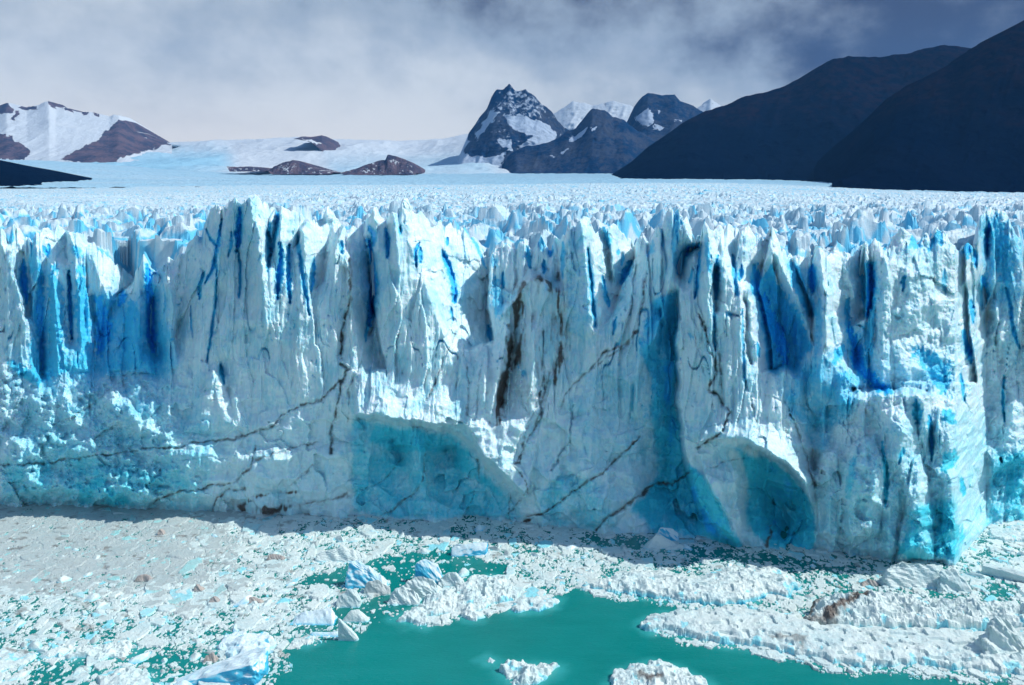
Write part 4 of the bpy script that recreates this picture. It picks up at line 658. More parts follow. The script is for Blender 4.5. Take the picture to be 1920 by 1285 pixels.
ridge('mountain', [(1560,352),(1600,290),(1640,225),(1680,180),(1720,152),(1780,125),(1825,92),(1870,65),(1920,38),(2000,0),(2300,-110)], [(1560,358),(1700,372),(1920,376),(2300,385)], 3000, 4300, M_DARK,
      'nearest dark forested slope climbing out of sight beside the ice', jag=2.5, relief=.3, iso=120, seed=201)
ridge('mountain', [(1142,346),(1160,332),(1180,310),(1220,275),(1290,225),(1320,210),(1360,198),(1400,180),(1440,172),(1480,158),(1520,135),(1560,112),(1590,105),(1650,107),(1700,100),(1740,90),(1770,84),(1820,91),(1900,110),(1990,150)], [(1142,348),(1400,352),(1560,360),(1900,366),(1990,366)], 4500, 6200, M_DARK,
      'long dark rounded mountain shoulder with painted cloud shade behind the ice field', jag=2.5, relief=.3, iso=140, seed=211)
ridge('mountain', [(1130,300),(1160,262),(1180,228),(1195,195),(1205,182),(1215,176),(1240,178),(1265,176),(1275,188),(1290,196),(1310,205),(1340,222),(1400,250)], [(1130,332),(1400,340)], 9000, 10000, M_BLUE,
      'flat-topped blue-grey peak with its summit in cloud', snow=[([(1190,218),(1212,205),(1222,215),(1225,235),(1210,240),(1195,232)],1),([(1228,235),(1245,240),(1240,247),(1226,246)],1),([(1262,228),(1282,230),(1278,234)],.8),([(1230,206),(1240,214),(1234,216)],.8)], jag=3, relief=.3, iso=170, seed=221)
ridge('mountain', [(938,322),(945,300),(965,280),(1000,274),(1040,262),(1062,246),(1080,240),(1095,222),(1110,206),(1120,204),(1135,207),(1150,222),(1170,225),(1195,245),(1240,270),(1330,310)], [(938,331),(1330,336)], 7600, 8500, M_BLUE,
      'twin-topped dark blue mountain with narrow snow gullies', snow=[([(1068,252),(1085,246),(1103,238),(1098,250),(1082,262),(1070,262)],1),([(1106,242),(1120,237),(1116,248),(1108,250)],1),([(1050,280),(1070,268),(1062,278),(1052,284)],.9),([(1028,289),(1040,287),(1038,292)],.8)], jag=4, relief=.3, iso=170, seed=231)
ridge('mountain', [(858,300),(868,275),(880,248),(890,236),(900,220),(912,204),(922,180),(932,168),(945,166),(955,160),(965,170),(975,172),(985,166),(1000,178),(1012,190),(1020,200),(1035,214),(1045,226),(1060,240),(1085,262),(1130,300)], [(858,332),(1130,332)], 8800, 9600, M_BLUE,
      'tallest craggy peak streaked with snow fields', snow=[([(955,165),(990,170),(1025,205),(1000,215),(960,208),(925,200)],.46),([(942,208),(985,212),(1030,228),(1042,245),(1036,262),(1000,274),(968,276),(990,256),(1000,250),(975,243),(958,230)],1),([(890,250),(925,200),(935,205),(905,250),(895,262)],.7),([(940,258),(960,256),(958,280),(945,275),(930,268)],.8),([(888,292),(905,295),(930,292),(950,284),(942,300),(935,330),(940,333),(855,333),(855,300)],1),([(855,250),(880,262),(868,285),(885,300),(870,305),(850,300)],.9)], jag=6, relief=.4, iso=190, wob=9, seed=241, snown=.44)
ridge('mountain', [(1010,262),(1035,215),(1060,198),(1075,188),(1090,192),(1110,198),(1150,192),(1180,196),(1215,215),(1260,250)], [(1010,320),(1260,320)], 13000, 14000, M_SNOW,
      'pale snowy ridge seen between the two blue peaks', snow=[([(1000,180),(1300,160),(1300,330),(1000,330)],.62)], jag=4, relief=.4, seed=251)
ridge('mountain', [(1290,225),(1310,200),(1325,192),(1332,185),(1340,192),(1360,205),(1400,225)], [(1290,300),(1400,300)], 13000, 14000, M_SNOW,
      'small distant snow peak just above the dark shoulder', snow=[([(1280,150),(1420,150),(1420,330),(1280,330)],.62)], jag=3, relief=.4, seed=255)
ridge('snowfield', [(-400,262),(0,268),(180,268),(300,268),(400,263),(480,261),(560,257),(650,262),(760,264),(830,260),(880,250),(960,262),(1060,300),(1200,330)], [(-400,338),(300,330),(900,332),(1200,338)], 7000, 13000, M_SNOW,
      'wide pale snowfield rising to the skyline', snow='all', bluep=[([(100,300),(300,280),(420,285),(440,320),(300,345),(100,345)],.8),([(620,300),(900,290),(940,335),(620,340)],.5)], jag=1.2, relief=.02, seed=261, profile=.8, iso=150, soft=26)
ridge('mountain', [(-400,230),(-200,170),(-100,205),(0,197),(12,192),(25,196),(50,200),(70,196),(92,190),(104,200),(130,204),(150,208),(165,211),(185,216),(205,220),(222,217),(235,226),(250,244),(262,252),(285,265),(305,268),(322,270)], [(-400,322),(322,322)], 9500, 12000, M_ROCK,
      'snow-covered range with a brown rocky spur running down to the ice', rock=[([(112,306),(128,292),(140,283),(165,268),(180,260),(205,240),(220,229),(235,226),(250,240),(262,250),(285,262),(325,270),(300,276),(262,282),(235,294),(210,310)],1),([(-150,240),(-20,250),(0,255),(20,258),(30,268),(44,272),(57,282),(45,302),(-150,302)],1),([(-10,205),(2,192),(12,190),(22,203),(27,211),(10,217),(-10,216)],1),([(33,206),(45,197),(70,199),(70,207),(50,209)],1),([(20,228),(30,212),(36,214),(27,229)],1),([(88,186),(97,188),(107,206),(96,204)],1),([(116,203),(135,200),(136,214),(126,211)],1),([(148,206),(158,203),(168,212),(160,217),(152,213)],1),([(172,212),(182,210),(187,219),(176,218)],1),([(-200,180),(-150,200),(-120,230),(-180,240)],1)],
      jag=6, relief=.10, seed=271, iso=120, wob=7)

def outcrop(crest, foot_y, Y0, label, seed):
    """bare rock standing out of the snow: a low ridge with thickness"""
    xs_ = [p[0] for p in crest]
    return ridge('rock_outcrop', crest, [(xs_[0], crest[0][1]+1), (xs_[0]+6, foot_y), (xs_[-1]-6, foot_y), (xs_[-1], crest[-1][1]+1)], Y0, Y0+160, M_ROCK, label, snown=.5, jag=3.0, relief=.4, step=1.2, nrow=36, seed=seed, kind=None, cat='rock')
outcrop([(640,325),(660,318),(680,312),(700,304),(712,300),(722,300),(727,289),(740,293),(755,300),(768,305),(776,314),(779,326)], 328, 6800, 'dark layered rock hump at the foot of the snowfield, widest of the outcrops', 301)
outcrop([(503,320),(515,312),(530,306),(548,301),(560,304),(575,311),(590,317),(622,325)], 327, 6850, 'brown rock outcrop left of the dark layered hump', 302)
outcrop([(425,313),(440,314),(462,312),(480,314),(497,321)], 322, 6900, 'thin strip of brown rock at the left end of the outcrops', 303)
ridge('rock_outcrop', [(552,260),(566,256),(585,257),(603,254),(612,261),(620,268),(628,280),(634,289)], [(552,261.5),(566,262),(585,268),(600,280),(612,289),(634,292)], 10900, 11500, M_ROCK, 'curved rib of bare rock near the top of the snowfield', jag=1.2, relief=.1, step=1.0, nrow=30, seed=306, kind=None, cat='rock', snow=[([(560,259),(590,263),(605,270),(600,273),(575,266)],.6)])
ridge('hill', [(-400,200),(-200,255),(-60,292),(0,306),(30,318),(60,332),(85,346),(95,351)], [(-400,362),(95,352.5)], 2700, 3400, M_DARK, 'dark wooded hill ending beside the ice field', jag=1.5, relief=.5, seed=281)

# far glacier tongue between the ice field and the snowfield
def tongue():
    cs = np.arange(-500, 2400, 4, dtype=np.float32); Ys = np.geomspace(2300, 7600, 150).astype(np.float32)
    C, Y = np.meshgrid(cs, Ys); X = (C-CX)*Y/F
    row = np.interp(Y, [2300, 2700, 3200, 4200, 6900, 7600], [354, 351.5, 346, 338, 329, 326])
    row = row-sstep(500, 0, C)*sstep(3000, 6500, Y)*26+sstep(1300, 1900, C)*14
    Z = CAM_H-(row-HY)*Y/F
    Z += (fbm(X/220, Y/160, 5, 402, .6, True)-.5)*10+(fbm(X/30, Y/40, 4, 404, .6)-.5)*9
    bl = .25+.6*fbm(X/900, Y/260, 4, 405); di = sstep(.55, .7, fbm(X/1400, Y/180, 3, 406))*.22
    o = mesh_obj('far_glacier', np.stack([X, Y, Z], -1).reshape(-1, 3), grid_faces(*C.shape), M_FAR, None, {'blue': bl, 'dirt': di}); props(o, 'far smooth glacier tongue streaked pale blue and grey', None, None, 'structure')
M_FAR = ice_mat('distant_ice', (0.50, 0.62, 0.70), (0.42, 0.58, 0.68), (0.30, 0.54, 0.68), (0.18, 0.45, 0.65), bstr=.1)
tongue()

# ------------------------------------------------------------------ lake


# how closely the small ice is packed (traced on the water)
OPEN = [[(500,1400),(520,1285),(545,1235),(600,1200),(660,1205),(720,1150),(800,1180),(900,1160),(950,1135),(1050,1120),(1100,1112),(1180,1130),(1290,1143),(1200,1165),(1250,1195),(1400,1230),(1560,1262),(1920,1290),(2000,1400)],
        [(560,1180),(620,1150),(700,1120),(760,1080),(850,1040),(930,1045),(960,1075),(880,1085),(800,1120),(740,1165),(640,1175)],
        [(540,1100),(600,1075),(660,1058),(760,1035),(820,1030),(840,1060),(760,1080),(700,1100),(620,1110)],
        [(150,1230),(250,1210),(330,1225),(420,1215),(500,1230),(480,1262),(380,1262),(300,1285),(100,1300),(60,1260)],
        [(1080,1000),(1250,1012),(1420,1040),(1620,1062),(1600,1072),(1400,1052),(1240,1030),(1100,1020)],
        [(1500,1118),(1600,1105),(1700,1115),(1780,1100),(1830,1120),(1760,1140),(1600,1135)],[(1840,1080),(1920,1090),(1920,1130),(1860,1120)]]
OPEN_D = [0.0, .24, .28, .45, .35, .45, .5]
def density(px, py):
    wx = px+(fbm(px/40, py/22, 4, 501)-.5)*60; wy = py+(fbm(px/40, py/22, 4, 502)-.5)*26
    d = .93-.16*sstep(350, 800, px)-.25*sstep(1090, 1230, py)*sstep(1100, 500, px)-.08*sstep(1100, 1300, px)
    for P, v_ in zip(OPEN, OPEN_D):
        s = sstep(-7, 5, sdist(P, wx, wy)); d = d*(1-s)+np.minimum(d, v_)*s
    return d
def brash():
    cs = np.arange(-280, 2200, 1.5, dtype=np.float32); rs = np.arange(1345, 938, -1.0, dtype=np.float32)
    C, R = np.meshgrid(cs, rs); Y = CAM_H*F/(R-HY); X = (C-CX)*Y/F
    den = density(C, R); slush = sstep(620, 250, C+(fbm(C/60, R/30, 3, 511)-.5)*260)*sstep(1180, 1060, R+(fbm(C/70, R/30, 3, 512)-.5)*90)
    Z = np.full(X.shape, -.25, np.float32)
    bl = np.zeros_like(X); 
    for k, (s_, hgt, add) in enumerate(((4.2, .38, -.42), (2.0, .28, -.26), (.9, .17, -.12), (.42, .10, -.08))):
        wxx = X/s_+(fbm(X/s_*1.3, Y/s_*1.3, 2, 520+k)-.5)*.7; wyy = Y/s_*.8+(fbm(X/s_*1.3, Y/s_*1.3, 2, 530+k)-.5)*.7
        d1, d2, cid, ex, ey = worley(wxx, wyy, 540+k*7); e = d2-d1
        r2 = (cid*97.13) % 1.0
        pres = (cid < np.clip(den+add, 0, 1.0)**1.25) & (den > .12)
        hh = hgt*(.3+r2)*(1-.45*slush)+ex*(r2-.5)*hgt*1.2
        z = -.25+(hh+.25)*sstep(.02+.05*r2, .14, e)
        z = np.where(pres, z, -.25)
        bl = np.where((z > Z) & pres, sstep(.8, 1., (cid*31.7) % 1.0)*.55, bl); Z = np.maximum(Z, z)
    Z += (Z > -.1)*((fbm(X*2.2, Y*2.2, 3, 570, .6)-.5)*.12)
    gap = sstep(.0, -.08, Z)
    near_wall = (Y > Yb(cs)[None, :]+3)
    sl = slush*sstep(-.3, .1, Z+.3)
    film = (fbm(X/1.5, Y/1.5, 3, 580)-.35)*.16                               # thin slush film closes most gaps on the left
    Z = np.maximum(Z, np.where(slush*den > .42, film*slush-.02, -1))
    keep = ((Z > -.12) & ~near_wall)
    kf = keep[:-1, :-1] | keep[1:, :-1] | keep[:-1, 1:] | keep[1:, 1:]
    dirt = np.clip(sstep(.66, .8, fbm(X/3, Y/1.6, 3, 590))*.5+sstep(.72, .8, vnoise(X*1.1, Y*1.1, 592))*.3, 0, .6)
    V = np.stack([X, Y, Z], -1).reshape(-1, 3)
    FCs = grid_faces(*C.shape).reshape(len(rs)-1, len(cs)-1, 4)
    isl = slush[:-1, :-1]+(vnoise(X, Y, 593)[:-1, :-1]-.5)*.6 > .5
    for nm, mk, mt, lb in (('brash_ice', kf & ~isl, M_FLOE, 'loose white brash ice fragments drifting on the lake'), ('slush_ice', kf & isl, M_SLUSH, 'grey packed slush ice covering the lake below the wall')):
        V_, f_, a_ = compact(V, FCs[mk], {'blue': bl, 'dirt': dirt})
        o = mesh_obj(nm, V_, f_, mt, None, a_); props(o, lb, None, None, 'stuff')
brash()

# ------------------------------------------------------------------ single floes traced on the water
SHOAL = []
def wpt(px, py): Y = CAM_H*F/(py-HY); return (px-CX)*Y/F, Y
def floe(name, P, h, label, cat='ice floe', lump=.5, mat=None, seed=1, dirt=None, bluee=.5, res=.13, edge=1.2, group=None):
    """a floating floe: waterline outline traced, real height in metres, lumpy top, steep undercut rim"""
    W = np.array([wpt(*p) for p in P]); x0, y0 = W.min(0)-.6; x1, y1 = W.max(0)+.6
    SHOAL.append(W); c = W.mean(0); res = max(res, math.sqrt((x1-x0)*(y1-y0)/90000))
    X, Y = np.meshgrid(np.arange(x0, x1, res), np.arange(y0, y1, res*1.2))
    wx = X+(fbm(X/1.6, Y/1.6, 4, seed)-.5)*1.8; wy = Y+(fbm(X/1.6, Y/1.6, 4, seed+1)-.5)*2.2
    s = sdist(W, wx, wy)
    prof = sstep(-.1, edge*.45, s)*.62+sstep(0, edge*3, s)*.38
    d1, d2, cid, ex, ey = worley(X/.9+(fbm(X, Y, 2, seed+3)-.5), Y/.9+(fbm(X, Y, 2, seed+4)-.5), seed+2)
    big = fbm(X/3.2, Y/2.4, 4, seed+5, .55, True)
    Z = -.3+prof*(h+.3)*(1-lump*.55+lump*1.1*(big-.3))+sstep(0, .4, s)*(lump**1.6*(.55*(.6-d1)*(.3+cid))+(fbm(X/1.9, Y/1.5, 4, seed+6, .55)-.5)*(.28+.6*lump)-sstep(.68, .74, vnoise(X/1.3, Y/1.0, seed+7))*.35)
    blu = bluee*sstep(.45, .1, s)*sstep(h*.8, 0, Z)+sstep(.62, .75, fbm(X/1.5, Y/1.5, 3, seed+8))*.45*(Z < h*.75)
    di = np.zeros_like(Z)
    if dirt:
        for DP, wd, st in dirt:
            dw = np.array([wpt(*p) for p in DP]); dd_, _ = distpath(dw, wx, wy); di = np.maximum(di, st*np.exp(-(dd_/wd)**2))
    di = np.maximum(di, sstep(.64, .8, fbm(X/2, Y/2, 4, seed+9))*.22)
    keep = Z > -.2; kf = keep[:-1, :-1] | keep[1:, 1:] | keep[1:, :-1] | keep[:-1, 1:]
    V_, f_, a_ = compact(np.stack([X-c[0], Y-c[1], Z], -1).reshape(-1, 3), grid_faces(*X.shape, mask=kf), {'blue': blu, 'dirt': di})
    o = mesh_obj(name, V_, f_, mat or M_FLOE, None, a_, loc=(c[0], c[1], 0)); props(o, label, cat, group); return o
floe('ice_floe', [(1197,1178),(1212,1163),(1245,1152),(1300,1148),(1340,1144),(1420,1146),(1500,1160),(1600,1182),(1760,1184),(1960,1184),(2100,1200),(2100,1300),(1960,1275),(1850,1262),(1760,1252),(1700,1250),(1620,1252),(1560,1245),(1500,1232),(1420,1215),(1350,1210),(1300,1196),(1250,1187),(1212,1187)], 1.7,
     'longest flat white floe with an undercut rim, edging the open turquoise water', lump=.18, seed=601, dirt=[([(1450,1208),(1500,1212),(1500,1225)],.8,.6)])
floe('ice_ridge', [(1500,1180),(1520,1150),(1560,1132),(1640,1128),(1760,1142),(1880,1152),(2080,1165),(2080,1200),(1900,1196),(1740,1190),(1600,1190),(1520,1190)], 3.4,
     'hummocked pale blue ice ridge with black debris bands behind the longest floe', lump=.6, seed=611, dirt=[([(1500,1180),(1520,1155),(1550,1135)],1.1,.95),([(1550,1182),(1590,1160),(1625,1135)],.9,.95),([(1505,1183),(1560,1186)],1.2,.7)], bluee=.9)
floe('ice_floe', [(1090,1098),(1130,1094),(1180,1078),(1250,1076),(1300,1092),(1350,1074),(1400,1068),(1450,1070),(1490,1090),(1505,1105),(1480,1122),(1440,1118),(1400,1135),(1330,1138),(1260,1128),(1210,1122),(1150,1112),(1110,1108)], 1.9,
     'rough broad floe with a pale blue rim between the wall and the open water', lump=.42, seed=621, bluee=.9)
floe('ice_floe', [(732,1162),(765,1150),(790,1140),(800,1118),(840,1108),(870,1100),(890,1082),(925,1080),(950,1088),(975,1108),(970,1125),(940,1132),(915,1140),(897,1150),(893,1166),(875,1164),(860,1150),(830,1155),(805,1160),(798,1178),(778,1176),(760,1168)], 1.5,
     'knobbly white floe beside the open water, left of the small blue-footed floe', lump=.8, seed=631)
floe('ice_floe', [(948,1130),(975,1122),(1020,1120),(1048,1126),(1045,1138),(1010,1146),(965,1150)], 1.0, 'small smooth white floe with a blue foot on open water', lump=.4, seed=641, bluee=1)
floe('ice_floe', [(1140,1300),(1150,1268),(1185,1252),(1230,1244),(1275,1252),(1330,1285),(1340,1310)], 1.6, 'white floe alone in the turquoise water, nearest the viewer', lump=.55, seed=651, dirt=[([(1200,1280),(1240,1283)],.7,.8)])
floe('ice_floe', [(938,1262),(948,1246),(990,1243),(1030,1246),(1055,1250),(1040,1266),(1005,1285),(960,1290)], 1.3, 'pitted small white floe left of the nearest one', lump=1.0, seed=661)
floe('ice_floe', [(905,1238),(918,1234),(934,1240),(925,1248),(910,1246)], .5, 'tiny white floe adrift just above the pitted one', lump=.8, seed=665)
floe('ice_floe', [(1120,1094),(1150,1080),(1200,1060),(1230,1068),(1180,1085)], .8, 'narrow white floe touching the rough broad floe', lump=.7, seed=671)
floe('ice_floe', [(546,1202),(565,1194),(595,1196),(598,1206),(575,1214),(556,1208)], .7, 'small knobbly floe at the left edge of the open water', lump=.9, seed=675)
floe('ice_floe', [(405,1215),(425,1195),(470,1185),(505,1195),(517,1220),(480,1236),(430,1238)], 1.3, 'smooth light blue floe in the brash above the wedge-shaped iceberg', lump=.3, seed=681, mat=M_CLEAR)
floe('ice_floe', [(175,1270),(250,1250),(280,1265),(300,1300),(180,1310)], 1.0, 'pale blue rounded floe beside the wedge-shaped iceberg', lump=.5, seed=685)
floe('ice_floe', [(-60,1235),(20,1225),(70,1232),(50,1250),(0,1262),(-60,1265)], .8, 'flat pale floe at the lower left corner of the brash', lump=.4, seed=689)
floe('ice_floe', [(80,1232),(120,1208),(200,1212),(240,1200),(262,1215),(240,1235),(170,1240),(110,1238)], 1.1, 'lumpy grey-white floe left of the light blue one', lump=1.0, seed=691)
floe('ice_floe', [(1850,1000),(1900,990),(2000,985),(2050,1010),(1900,1020),(1860,1012)], 1.2, 'white floe at the right foot of the blue buttress', lump=.4, seed=695)
floe('ice_floe', [(1200,1030),(1215,1022),(1250,1020),(1290,1024),(1285,1030),(1230,1034)], 1.0, 'low white floe under the small peaked berg', lump=.3, seed=697)

# lake surface: a fine sheet in front that carries the submerged ice feet, and the wide lake round it
def lake():
    gx_ = np.concatenate([[-9000, -2000, -400, -160], np.arange(-90, 110, .45), [160, 400, 2000, 9000]]); gy_ = np.concatenate([[-250, 0, 60, 100], np.arange(112, 168, .5), [172, 185, 400, 2000, 9000]])
    X, Y = np.meshgrid(gx_, gy_); sh = np.zeros(X.shape)
    for W in SHOAL:
        x0, y0 = W.min(0)-5; x1, y1 = W.max(0)+5; m_ = (X > x0) & (X < x1) & (Y > y0) & (Y < y1)
        if m_.any():
            d = sdist(W, X[m_]+(fbm(X[m_]/2, Y[m_]/2, 3, 701)-.5)*2, Y[m_]+(fbm(X[m_]/2, Y[m_]/2, 3, 702)-.5)*2); sh[m_] = np.maximum(sh[m_], sstep(-2.2, .3, d)*.42)
    V = np.stack([X, Y, 0*X], -1).reshape(-1, 3)
    o = mesh_obj('lake_water', V, grid_faces(*X.shape), M_WATER, None, {'shoal': sh}); props(o, 'opaque turquoise glacial lake water', None, None, 'structure')
lake()

# ------------------------------------------------------------------ bergs and chunks: cut solids with worn faces
import bmesh
def berg_mesh(name, hull, mat, sub=3, rough=.12, seed=0):
    bm = bmesh.new()
    for p in hull: bm.verts.new(p)
    r = bmesh.ops.convex_hull(bm, input=bm.verts)
    bmesh.ops.delete(bm, geom=[g for g in r['geom_interior'] if isinstance(g, bmesh.types.BMVert)], context='VERTS')
    bmesh.ops.bevel(bm, geom=bm.edges[:], offset=.04*max(1, 1), segments=1, affect='EDGES') if False else None
    bmesh.ops.triangulate(bm, faces=bm.faces[:])
    for _ in range(sub): bmesh.ops.subdivide_edges(bm, edges=bm.edges[:], cuts=1, use_grid_fill=True)
    for _ in range(2+sub//3): bmesh.ops.smooth_vert(bm, verts=bm.verts, factor=.5, use_axis_x=True, use_axis_y=True, use_axis_z=True)
    bm.normal_update()
    co = np.array([v_.co for v_ in bm.verts]); no = np.array([v_.normal for v_ in bm.verts])
    n = (fbm(co[:, 0]*1.3+co[:, 2]*.7+seed, co[:, 1]*1.3-co[:, 2]*.9, 4, seed+3, .6)-.5)*2.2*rough+(fbm(co[:, 0]*.45+co[:, 2]*.5+seed, co[:, 1]*.5-co[:, 2]*.6, 3, seed+13, .5, True)-.6)*2.4*rough
    for v_, k in zip(bm.verts, n): v_.co += v_.normal*float(k)
    me = bpy.data.meshes.new(name); bm.to_mesh(me); bm.free(); me.materials.append(mat)
    co = np.array([v_.co for v_ in me.vertices]); nrm = np.array([v_.normal for v_ in me.vertices])
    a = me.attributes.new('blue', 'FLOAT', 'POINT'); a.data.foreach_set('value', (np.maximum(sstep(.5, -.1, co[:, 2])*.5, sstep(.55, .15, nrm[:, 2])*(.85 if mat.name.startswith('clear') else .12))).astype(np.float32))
    a = me.attributes.new('dirt', 'FLOAT', 'POINT'); a.data.foreach_set('value', (sstep(.62, .78, vnoise(co[:, 0]*1.1+seed, co[:, 1]*1.1+co[:, 2], seed))*.2).astype(np.float32))
    return me
def berg(name, px, py, hull, label, mat=None, cat='iceberg', rough=.12, seed=0, group=None, sub=4, rz=0):
    x, y = wpt(px, py); me = berg_mesh(name, hull, mat or M_FLOE, sub, rough, seed)
    o = bpy.data.objects.new(name, me); sc.collection.objects.link(o); o.location = (x, y, 0); o.rotation_euler = (0, 0, rz); props(o, label, cat, group); return o
# wedge: white deck tilting down, clear blue flank facing the viewer
o = berg('iceberg', 415, 1272, [(-7,-1.5,-.4),(5.5,-2.0,-.4),(6.5,2,-.4),(-7,.6,-.4),(-6.5,-.8,.1),(5,-1.6,3.0),(6.6,.8,4.0),(4.5,2.6,3.2),(6.8,-1,1.6)], 'wedge-shaped iceberg with a bright blue flank near the viewer', M_CLEAR, rough=.2, seed=3)
berg('iceberg', 655, 1200, [(-1.8,-.2,-.4),(1.3,-.5,-.4),(1.6,.4,-.4),(-1.2,.6,-.4),(-1.9,0,3.6),(-1.6,.2,3.5),(1.0,.2,.9),(1.4,-.2,.3)], 'thin white shark-fin shard of ice standing in open water', rough=.06, seed=4, cat='iceberg')
berg('iceberg', 665, 1165, [(-2.6,-.6,-.3),(2.4,-.5,-.3),(2.6,1,-.3),(-2,1.2,-.3),(-.6,.2,1.9),(.4,.5,1.9),(2.4,.2,.3)], 'flat-sided white block just behind the shark-fin shard', rough=.08, seed=5)
berg('iceberg', 612, 1190, [(-3.5,-1,-.3),(2.5,-1.2,-.3),(2.8,1,-.3),(-3,1.4,-.3),(-2,0,.5),(2,0,.4)], 'low clear blue iceberg half sunk beside the shark-fin shard', M_CLEAR, rough=.1, seed=6)
berg('iceberg', 588, 1165, [(-4,-1.5,-.3),(3.6,-1.6,-.3),(4,1.6,-.3),(-3.6,1.8,-.3),(-1.5,.4,1.6),(2.8,.5,2.0),(3.6,-.6,.6)], 'turquoise slab awash behind the half-sunk blue iceberg', M_CLEAR, rough=.15, seed=8)
berg('iceberg', 652, 1135, [(-2.2,-1,-.3),(2.1,-1.1,-.3),(2.4,1.2,-.3),(-2,1.4,-.3),(-1.6,-.2,1.6),(.4,0,3.0),(1.6,.2,2.6),(2.3,-.4,1.1)], 'blocky bright white iceberg above the flat-sided block', rough=.1, seed=9)
berg('iceberg', 690, 1098, [(-4,-1.2,-.3),(4,-1.3,-.3),(3.8,1.6,-.3),(-4,1.6,-.3),(-3.6,.2,4.2),(-2.4,.6,4.5),(.6,.2,2.8),(3.2,0,1.3)], 'leaning blue-grey iceberg with a high left shoulder', M_CLEAR, rough=.25, seed=10)
berg('iceberg', 706, 1112, [(-2.6,-1,-.3),(2.8,-1,-.3),(2.6,1,-.3),(-2.4,1.2,-.3),(-1.8,0,1.9),(.2,.2,2.4),(2.2,0,1)], 'grey rounded chunk in front of the leaning blue iceberg', M_SLUSH, rough=.2, seed=11)
berg('iceberg', 803, 1090, [(-2.6,-1,-.3),(2.4,-1.2,-.3),(2.7,1.2,-.3),(-2.4,1.3,-.3),(-2.4,-.2,3.6),(-.6,.3,4.3),(1.6,.4,3.2),(2.6,0,1.8)], 'tilted pale blue block rising behind the knobbly floe', M_CLEAR, rough=.15, seed=12)
for i, (px, py, s_, lb) in enumerate(((758,1130,1.0,'small grey boulder of ice at the left end of the knobbly floe'),(790,1118,1.3,'large lumpy grey-white boulder of ice on the knobbly floe'),(845,1098,.85,'round grey boulder of ice right of the tilted pale block'))):
    h_ = [(-3*s_,-1*s_,-.3),(2.8*s_,-1.2*s_,-.3),(3*s_,1.2*s_,-.3),(-2.6*s_,1.4*s_,-.3),(-2*s_,0,2.0*s_),(-.4*s_,.4*s_,2.7*s_),(1.4*s_,.1*s_,2.4*s_),(2.6*s_,0,1.2*s_)]
    berg('ice_boulder', px, py, h_, lb, M_FLOE, rough=.3*s_, seed=20+i, cat='ice boulder')
berg('iceberg', 880, 1040, [(-3.6,-1,-.3),(3.2,-.6,-.3),(3.6,1.4,-.3),(-3.4,1.6,-.3),(-3.6,0,1.6),(3.8,.8,2.4),(3.4,-.2,1.2)], 'flat-topped blue slab surrounded by brash in mid lake', M_CLEAR, rough=.1, seed=13)
berg('iceberg', 640, 1050, [(-5.4,-1.2,-.3),(5,-1.2,-.3),(5.6,1.6,-.3),(-5,1.8,-.3),(-4,0,1.6),(0,.6,2.3),(4,.2,1.2)], 'long low white iceberg above the blue water lane', rough=.3, seed=14)
berg('iceberg', 1235, 1026, [(-3.2,-1,-.3),(3.6,-1,-.3),(3.8,1.2,-.3),(-3,1.4,-.3),(-.4,0,2.6),(.4,.3,2.5),(3.6,0,.6)], 'small peaked white berg at the foot of the wall', rough=.1, seed=15)
berg('iceberg', 1250, 1012, [(-2.6,-1,-.3),(2.6,-1,-.3),(2.8,1,-.3),(-2.6,1,-.3),(-1.4,.3,2.4),(1.2,.3,2.2),(2.2,0,1.4)], 'blue-white block tucked behind the small peaked berg', M_CLEAR, rough=.15, seed=16)
berg('iceberg', 1708, 1098, [(-5,-1.4,-.3),(5.6,-1.6,-.3),(6,1.8,-.3),(-5.2,2,-.3),(-4.6,0,2.6),(-2,.8,4.2),(1.4,.6,3.2),(4.6,.4,3.6),(5.8,0,1.6)], 'large broken white iceberg in front of the blue buttress', rough=.28, seed=17)
berg('iceberg', 1785, 1105, [(-3,-1.4,-.3),(3,-1.6,-.3),(3.2,1.4,-.3),(-3,1.6,-.3),(-1.8,.2,3.2),(.8,.4,3.9),(2.6,0,1.6)], 'squat white iceberg right of the large broken one', rough=.35, seed=18)
berg('iceberg', 1895, 1088, [(-4,2.6,-.3),(-3,3.4,-.3),(5,-2.6,-.3),(3.6,-3,-.3),(-4,2.6,1.6),(-3,3.4,1.8),(5,-2.2,1.9),(3.4,-2.8,1.2)], 'long straight bar of pale blue ice at the right edge', M_FLOE, rough=.1, seed=19)
berg('ice_boulder', 1878, 1235, [(-3.6,-1.4,.9),(3.6,-1.4,.9),(3.8,1.8,.9),(-3.6,1.8,.9),(-2.2,0,4.3),(-.6,.4,6.6),(.8,.3,6.2),(2.6,0,3.4)], 'pointed grey-white boulder of ice standing on the longest floe', M_FLOE, rough=.4, seed=23, cat='ice boulder')
for i, (px, py, s_) in enumerate(((1855,1245,.5),(1905,1250,.55),(1925,1246,.7),(1880,1248,.4))):
    berg('ice_boulder', px, py, [(-2*s_,-1*s_,.9),(2*s_,-1*s_,.9),(2*s_,1*s_,.9),(-2*s_,1*s_,.9),(-1.2*s_,0,.9+2.2*s_),(.8*s_,.2*s_,.9+2.5*s_),(1.8*s_,0,.9+1.2*s_)],
         'small rounded lump of ice at the foot of the pointed grey boulder', M_FLOE, rough=.2*s_, seed=30+i, cat='ice boulder', group='lumps at the foot of the pointed boulder')
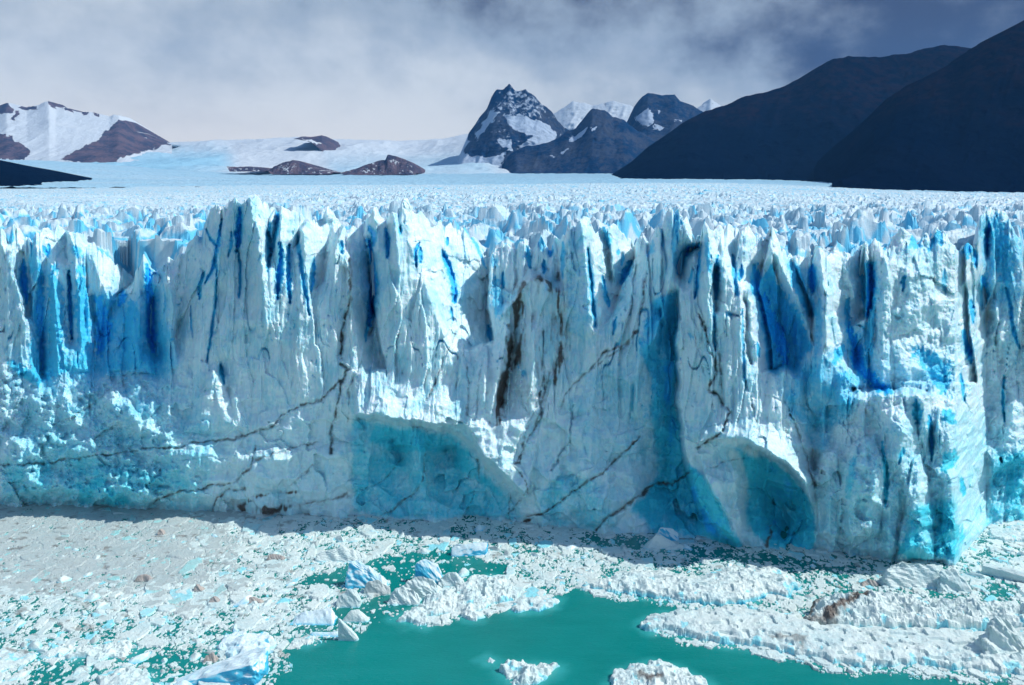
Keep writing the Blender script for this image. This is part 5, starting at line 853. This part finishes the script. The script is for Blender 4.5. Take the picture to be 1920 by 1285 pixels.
for i, (px, py, l_, lb) in enumerate(((515,1050,3.2,'brown debris-covered chunk with a thin tail in the slush'),(302,1003,1.6,'small black debris-covered chunk nearest the dark foot of the wall'),(268,1090,3.0,'long low grey chunk lying in the slush'),(472,1132,3.6,'dark brown debris-covered slab in the middle of the slush'),(402,1131,1.8,'small brown chunk left of the dark brown slab'),(395,1240,2.2,'greyish brown lump beside the light blue floe'),(1630,1098,3.4,'dark debris raft between the rough floe and the broken iceberg'),(372,1108,1.8,'pinkish brown patch of dirty ice'))):
    berg('dirty_ice_chunk', px, py, [(-l_*.55,-.7,-.2),(l_*.5,-.6,-.2),(l_*.6,.7,-.2),(-l_*.5,.8,-.2),(-l_*.3,0,.9),(l_*.1,.2,1.2),(l_*.5,.1,.5)], lb, M_DIRTY, rough=.2, seed=40+i, cat='dirty ice')

# scattered single chunks: four cut shapes, copied
protos = []
for k in range(9):
    r_ = random.Random(900+k); n = 13; H = []
    for j in range(n):
        a = j/n*6.283+r_.uniform(-.2, .2); rr = r_.uniform(.75, 1.1); H.append((rr*math.cos(a)*1.15, rr*math.sin(a)*.8, r_.uniform(-.3, .12)))
    for j in range(4+k % 3): a = r_.uniform(0, 6.28); rr = r_.uniform(.1, .6); H.append((rr*math.cos(a), rr*math.sin(a)*.7, r_.uniform(.3, .8)))
    protos.append([berg_mesh('ice_chunk', H, mt, 2, .09, 60+k) for mt in (M_FLOE, M_CLEAR, M_SLUSH)])
def region(px, py):
    if px < 450: return 'the grey slush to the left' if py < 1120 else 'the loose brash in the lower left corner'
    if px < 760: return 'the brash left of the open water' if py > 1060 else 'the packed brash below the left cave'
    if px < 1120: return 'the broken ice above the open water'
    if px < 1560: return 'the brash between the wall and the rough broad floe'
    return 'the brash below the blue buttress'
kinds = [('white', 'solid white ice chunk'), ('blue', 'clear blue ice chunk'), ('grey', 'dull grey ice chunk')]
cnt = 0; tries = 0; rr = random.Random(5)
while cnt < 240 and tries < 6000:
    tries += 1; px = rr.uniform(-40, 1960); py = rr.uniform(985, 1300)
    x, y = wpt(px, py)
    if y > Yb(np.array([px]))[0]-3: continue
    dn = float(density(np.array([px]), np.array([py]))[0])
    if dn < .2 or rr.random() > .35+dn*.5: continue
    if 1180 < px and py > 1138: continue
    s_ = rr.choice((.45, .6, .6, .8, .8, 1.1, 1.5))*(1.0 if px > 420 or py > 1120 else .75); q = rr.random(); kd = 0 if q < .72 else 1 if q < .85 else 2
    o = bpy.data.objects.new('ice_chunk', protos[cnt % 9][kd]); sc.collection.objects.link(o)
    o.location = (x, y, 0); o.scale = (s_*rr.uniform(.9, 1.5), s_*rr.uniform(.8, 1.3), s_*rr.uniform(.55, 1.0)); o.rotation_euler = (0, 0, rr.uniform(0, 6.28))
    sz = 'small' if s_ < .65 else 'medium' if s_ < 1.0 else 'large'
    reg = region(px, py); props(o, f'{sz} {kinds[kd][1]} in {reg}', 'ice chunk', f'{sz} {kinds[kd][0]} chunks in {reg}')
    cnt += 1

# ------------------------------------------------------------------ air
hx0, hx1, hy0, hy1, hz0, hz1 = -12500., 12500., -300., 16500., -40., 2600.
hv = [(x, y, z) for z in (hz0, hz1) for x, y in ((hx0, hy0), (hx1, hy0), (hx1, hy1), (hx0, hy1))]
m = bpy.data.materials.new('haze_air'); m.use_nodes = True; t = m.node_tree; t.nodes.clear()
mo = t.nodes.new('ShaderNodeOutputMaterial'); pv = t.nodes.new('ShaderNodeVolumePrincipled')
pv.inputs['Density'].default_value = HAZE; pv.inputs['Color'].default_value = (0.12, 0.42, 0.92, 1); pv.inputs['Anisotropy'].default_value = 0.0
t.links.new(pv.outputs[0], mo.inputs['Volume'])
o = mesh_obj('haze', hv, [(3, 2, 1, 0), (4, 5, 6, 7), (0, 1, 5, 4), (1, 2, 6, 5), (2, 3, 7, 6), (3, 0, 4, 7)], m); props(o, 'thin blue air over the ice and the mountains', None, None, 'stuff')
